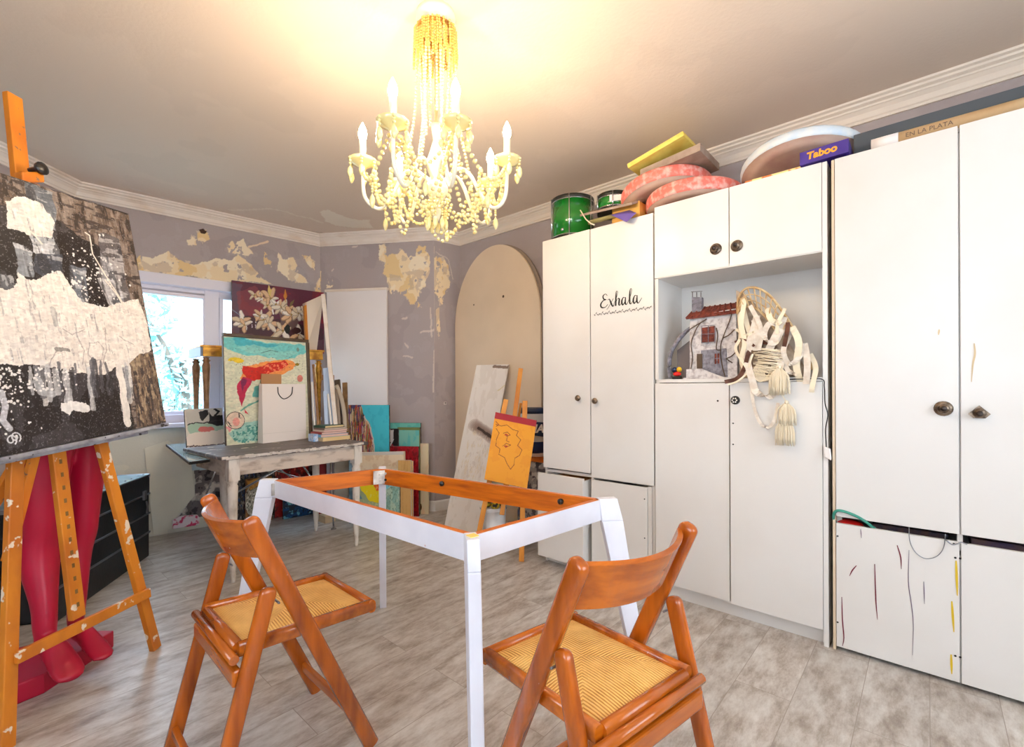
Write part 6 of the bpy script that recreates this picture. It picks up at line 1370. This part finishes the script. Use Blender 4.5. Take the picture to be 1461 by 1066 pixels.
floorboard(466, 476, 652, 4.12, .03, M['greybooks'], 'grey-violet board beside the dark red box', 'board', 'board')
floorboard(477, 497, 655, 4.05, .03, mat('grey_beige_board', (176,166,150), .7, col2=(140,130,118), scale=5), 'grey-beige board behind the chipped right leg of the grey table', 'board', 'board')
floorboard(498, 507, 640, 3.98, .03, mat('light_blue_board', (150,190,206), .6, col2=(60,90,120), scale=9), 'light blue board right of the chipped legs', 'board', 'board')
tag(MB().obox(at(464,733,3.98)*1.0-Vector((0,0,at(464,733,3.98).z-.001)), dw*.16, nv*.12, Vector((0,0,.06))).build('wooden_block', mat('pale_wood_block', (210,180,140), .6)), 'pale wooden block on the floor beside the dark red box', 'block')

# ------------------------------------------------------------------ arched board and what leans on it
XA_ = 2.99
yl, yr = onX(641,600,XA_).y, onX(771.5,600,XA_).y; rad = (yl-yr)/2; yc_ = (yl+yr)/2; ztop = onX(705,350,XA_).z; zr = onX(641,470,XA_).z
yl = min(yl, 3.385); rad = (yl-yr)/2; yc_ = (yl+yr)/2
poly = [Vector((XA_, yr, .003)), Vector((XA_, yl, .003))]+[Vector((XA_, yc_+rad*math.cos(a)*(1 if 1 else 0), zr+(ztop-zr)*math.sin(a))) for a in np.linspace(0, math.pi, 40)]
AB = thing('arched_board', Vector((XA_, yc_, 0)), 'tall cream round-topped board against the wall beside the wardrobe', 'board')
MB().prism(poly, (.020,0,0)).build('board', M['cream'], AB, bevel=.002)
for q in ((718,423),(676,435)): MB().ball(onX(*q, XA_-.002), .012 if q[0] == 718 else .008, 0, 8, 6, (.3,1,1)).build('plug', M['vine'], AB)
po2 = [p+Vector((.045,-.022,0)) for p in poly]
tag(MB().prism([Vector((XA_+.028, yr-.03, .003)), Vector((XA_+.028, yl-.03, .003))]+[Vector((XA_+.028, yc_-.03+rad*math.cos(a), zr+.0+(ztop-zr)*math.sin(a))) for a in np.linspace(0, math.pi, 40)], (.014,0,0)).build('arched_board', mat('taupe_arch_shadow', (150,134,120), .6)), 'taupe copy of the arched board just behind the cream one, its edge a painted shadow', 'board')  # offset darker copy stands in for the shadow beside the cream board
# scorched white board leaning in front
a = onZ(633,760,0); b_ = onZ(690,772,0); a = Vector((a.x, a.y, 0))
q0 = at(632,755,3.72); q0.z = .002; q1 = at(686,765,3.62); q1.z = .002; u = (q1-q0); n_ = Vector((u.y,-u.x,0)).normalized(); n_ = n_ if n_.dot(EYE-q0) < 0 else -n_
# plane through bottom edge leaning back to touch the arched board; outline kept as a sheared-free rectangle tilted sideways
up_ = None
T0 = at(680,521,4.02); T1 = at(726,520,3.93)
e_up = (T0-q0); eu = (q1-q0); eu = eu.normalized(); e_up = (e_up-eu*e_up.dot(eu)*.0)
c = Cv(120, 320, (232,226,220), q0, (T1-T0), T0-q0); c.put(c.n(10,8,3) > .58, (222,214,206), .7)
c.U = T1-T0; c.V = T0-q0; c.org = q0; c.jitter(.006,24,4)
for k_ in range(7): c.line([(662+k_,606+k_*.8),(680,620),(702,638)], .075-.010*k_, (120,92,80), .22)
c.line([(668,611),(682,622),(702,639)], .016, (52,36,32), .9)
c.line([(682,524),(700,527),(722,523)], .018, (110,86,72), .8); m = c.mask_poly([(660,610),(700,640),(690,680),(655,690),(645,670)]); c.put(m & (c.n(40,30,9) > .62), (222,206,180), .6); c.put(m & (c.n(50,30,29) > .66), (206,196,188), .6); c.jitter(.02,20,8); c.line([(690,560),(700,552),(706,560),(700,572)], .006, (212,200,160), .8)
c.jitter(0, 1)
tag(art_mesh('scorched_board', c, q0, T1-T0, T0-q0, .018, [M['artflat'], M['white_side']]), 'white board with brown scorch marks leaning on the arched board', 'board')
# rubble block with a shelf and paint bucket
SB = thing('masonry_block', (2.86, 2.12, 0), 'rough grey stone block capped by an orange wood slab beside the wardrobe', 'block')
sz = onX(765,655,2.74).z; ys0, ys1 = 1.99, onX(738,655,2.74).y
c = Cv(60, 100, (176,170,166), Vector((2.74, ys1, .001)), Vector((0,ys0-ys1,0)), Vector((0,0,sz-.02))); c.put(c.n(16,10,3) > .55, (222,216,206)); c.put(c.n(18,12,13) < .42, (104,98,104)); c.put(c.n(10,8,23) > .64, (84,100,140), .8)
art_mesh('stonework', c, c.org, c.U, c.V, .22, [M['wallpaint'], M['stone']], SB)
MB().box((2.72, ys0-.005, sz-.019), (2.98, ys1+.01, sz+.004)).build('wood_slab', M['pine'], SB, bevel=.003)
bz0 = sz+.006; bc = Vector((2.845, onX(762,620,2.845).y, bz0)); bh = .36
BU = thing('paint_bucket', bc, 'tall white paint bucket with blue label bands on the stone block', 'bucket')
MB().lathe([(0,0),(.100,0),(.104,.01),(.112,bh-.02),(.116,bh-.015),(.116,bh)], bc, 28).build('body', M['bucket'], BU)
MB().lathe([(.1065,.03),(.1085,.115),(.1085,.116),(.106,.116)], bc, 28).build('blue_band', M['blue'], BU)
MB().lathe([(.1185,bh-.03),(.119,bh+.006),(.112,bh+.012),(0,bh+.012)], bc, 28).build('lid', M['navy'], BU)
v = (EYE-bc); v.z = 0; v.normalize(); s_ = Vector((-v.y, v.x, 0)); v2 = (v+s_*.30).normalized(); s2 = Vector((-v2.y, v2.x, 0))
oo = bc+v2*.113+Vector((0,0,.215)); MB().prism([oo-s2*.06+Vector((0,0,x)) if False else oo+s2*dx_+Vector((0,0,x)) for dx_, x in ((-.055,-.045),(.04,-.06),(.06,.0),(.045,.05),(-.045,.055),(-.062,.0))], v2*.002).build('label_patch', M['navy'], BU)
text('IA', .085, oo+v2*.004, s2, (0,0,1), v2, 'paper', 'label_lettering', BU, bold=.003, shear=.25)
# small easel with ochre board
e_l, e_r, e_b = at(681,765,3.05), at(745,800,2.98), at(697,790,3.0)
SE = thing('small_easel', onZ(743,800,0), 'small light wood easel holding the ochre board in front of the arched board', 'easel')
fR = onZ(744,801,0); fL = fR+(Vector((-RT.x,-RT.y,0)))*.32+FW*.02; tR = at(749,572,3.22); tL = at(722,570,3.26); tM = at(743,526,3.40)
LE = M['lighteasel']
MB().bar(fR, tR, .034, .022, side=FW).build('leg', LE, SE, bevel=.002); MB().bar(fL+Vector((0,0,.0)), tL, .034, .022, side=FW).build('leg', LE, SE, bevel=.002)
lean_m = (tR+tL)/2; MB().bar(at(716,735,3.14), tM, .032, .022, side=FW).build('mast', LE, SE, bevel=.002)
bk = (fL+fR)/2+FW*.42; bk.z = 0; MB().bar(tM-Vector((0,0,.25)), bk, .024, .018, side=RT).build('rear_leg', LE, SE, bevel=.002)
MB().bar(at(683,690,3.06)-Vector((0,0,.012)), at(756,706,3.02)-Vector((0,0,.012)), .05, .016).build('tray', LE, SE, bevel=.002)
bb = [at(691,684,3.04), at(752,697,3.02)]; tt = at(707,588,3.16); Ub = bb[1]-bb[0]; Vb = tt-bb[0]; 
nb_ = Ub.cross(Vb).normalized(); Vb = (Vb - Ub.normalized()*Vb.dot(Ub.normalized())*.0)
c = Cv(130, 220, (226,150,20), bb[0], Ub, Vb); c.put(c.n(8,6,3) > .56, (220,140,16), .7); c.put(c.v > .90, (160,12,34)); 
dd_ = [(712,612),(716,618),(712,626),(710,636),(716,640),(714,648),(722,652),(725,660),(730,668),(735,662),(737,652),(744,648),(748,640),(742,634),(747,626),(741,620),(744,614),(736,612),(728,606),(720,608),(712,606)]
for P in (dd_, [(722,618),(728,616),(732,620),(726,622)], [(720,636),(726,632),(732,634),(724,638)], [(712,602),(716,606),(712,609)], [(728,622),(726,628),(730,630)]): c.line(P, .009, (120,50,10))
c.ell((726,620), 2.4, 1.4, (170,50,10)); c.ell((725,636), 3, 1.2, (170,50,10))
tag(art_mesh('drawing_board', c, bb[0], Ub, Vb, .014, [M['artflat'], M['lighteasel']]), 'ochre board with a dark red strip and ink scribble on the small easel', 'board')
# white bucket with crumpled bag on the floor behind the easel
bq = at(704,745,3.30); bq.z = .0
WB = thing('small_bucket', bq, 'small ribbed white bucket with a wire handle behind the small easel', 'bucket')
hb = at(704,722,3.30).z; MB().lathe([(0,0),(.075,0),(.085,hb*.5),(.088,hb-.03),(.092,hb-.026),(.092,hb-.018),(.089,hb-.016),(.093,hb-.008),(.093,hb),(.088,hb),(.078,.02),(0,.015)], bq+Vector((0,0,.001)), 24).build('body', M['bucket'], WB)
MB().sweep(cr([tuple(bq+RT*(.094*math.cos(a))+Vector((0,0,hb-.01+.0))-FW*.04*math.sin(a)+Vector((0,0,-.03*math.sin(a)))) for a in np.linspace(0, math.pi, 8)], 3), .0025, 6).build('wire_handle', M['steel'], WB)
mb = MB()
for k in range(9): a = k*.7; mb.ball(bq+Vector((.045*math.cos(a), .045*math.sin(a), hb+.012+.03*(k % 3))), .032, 0, 7, 5, (1,1,.8))
tag(mb.build('crumpled_bag', mat('yellow_black_crumpled_bag', (226,196,60), .5, col2=(40,34,30), scale=24, lo=.48, hi=.54)), 'crumpled yellow and black bag stuffed in the small white bucket', 'bag')
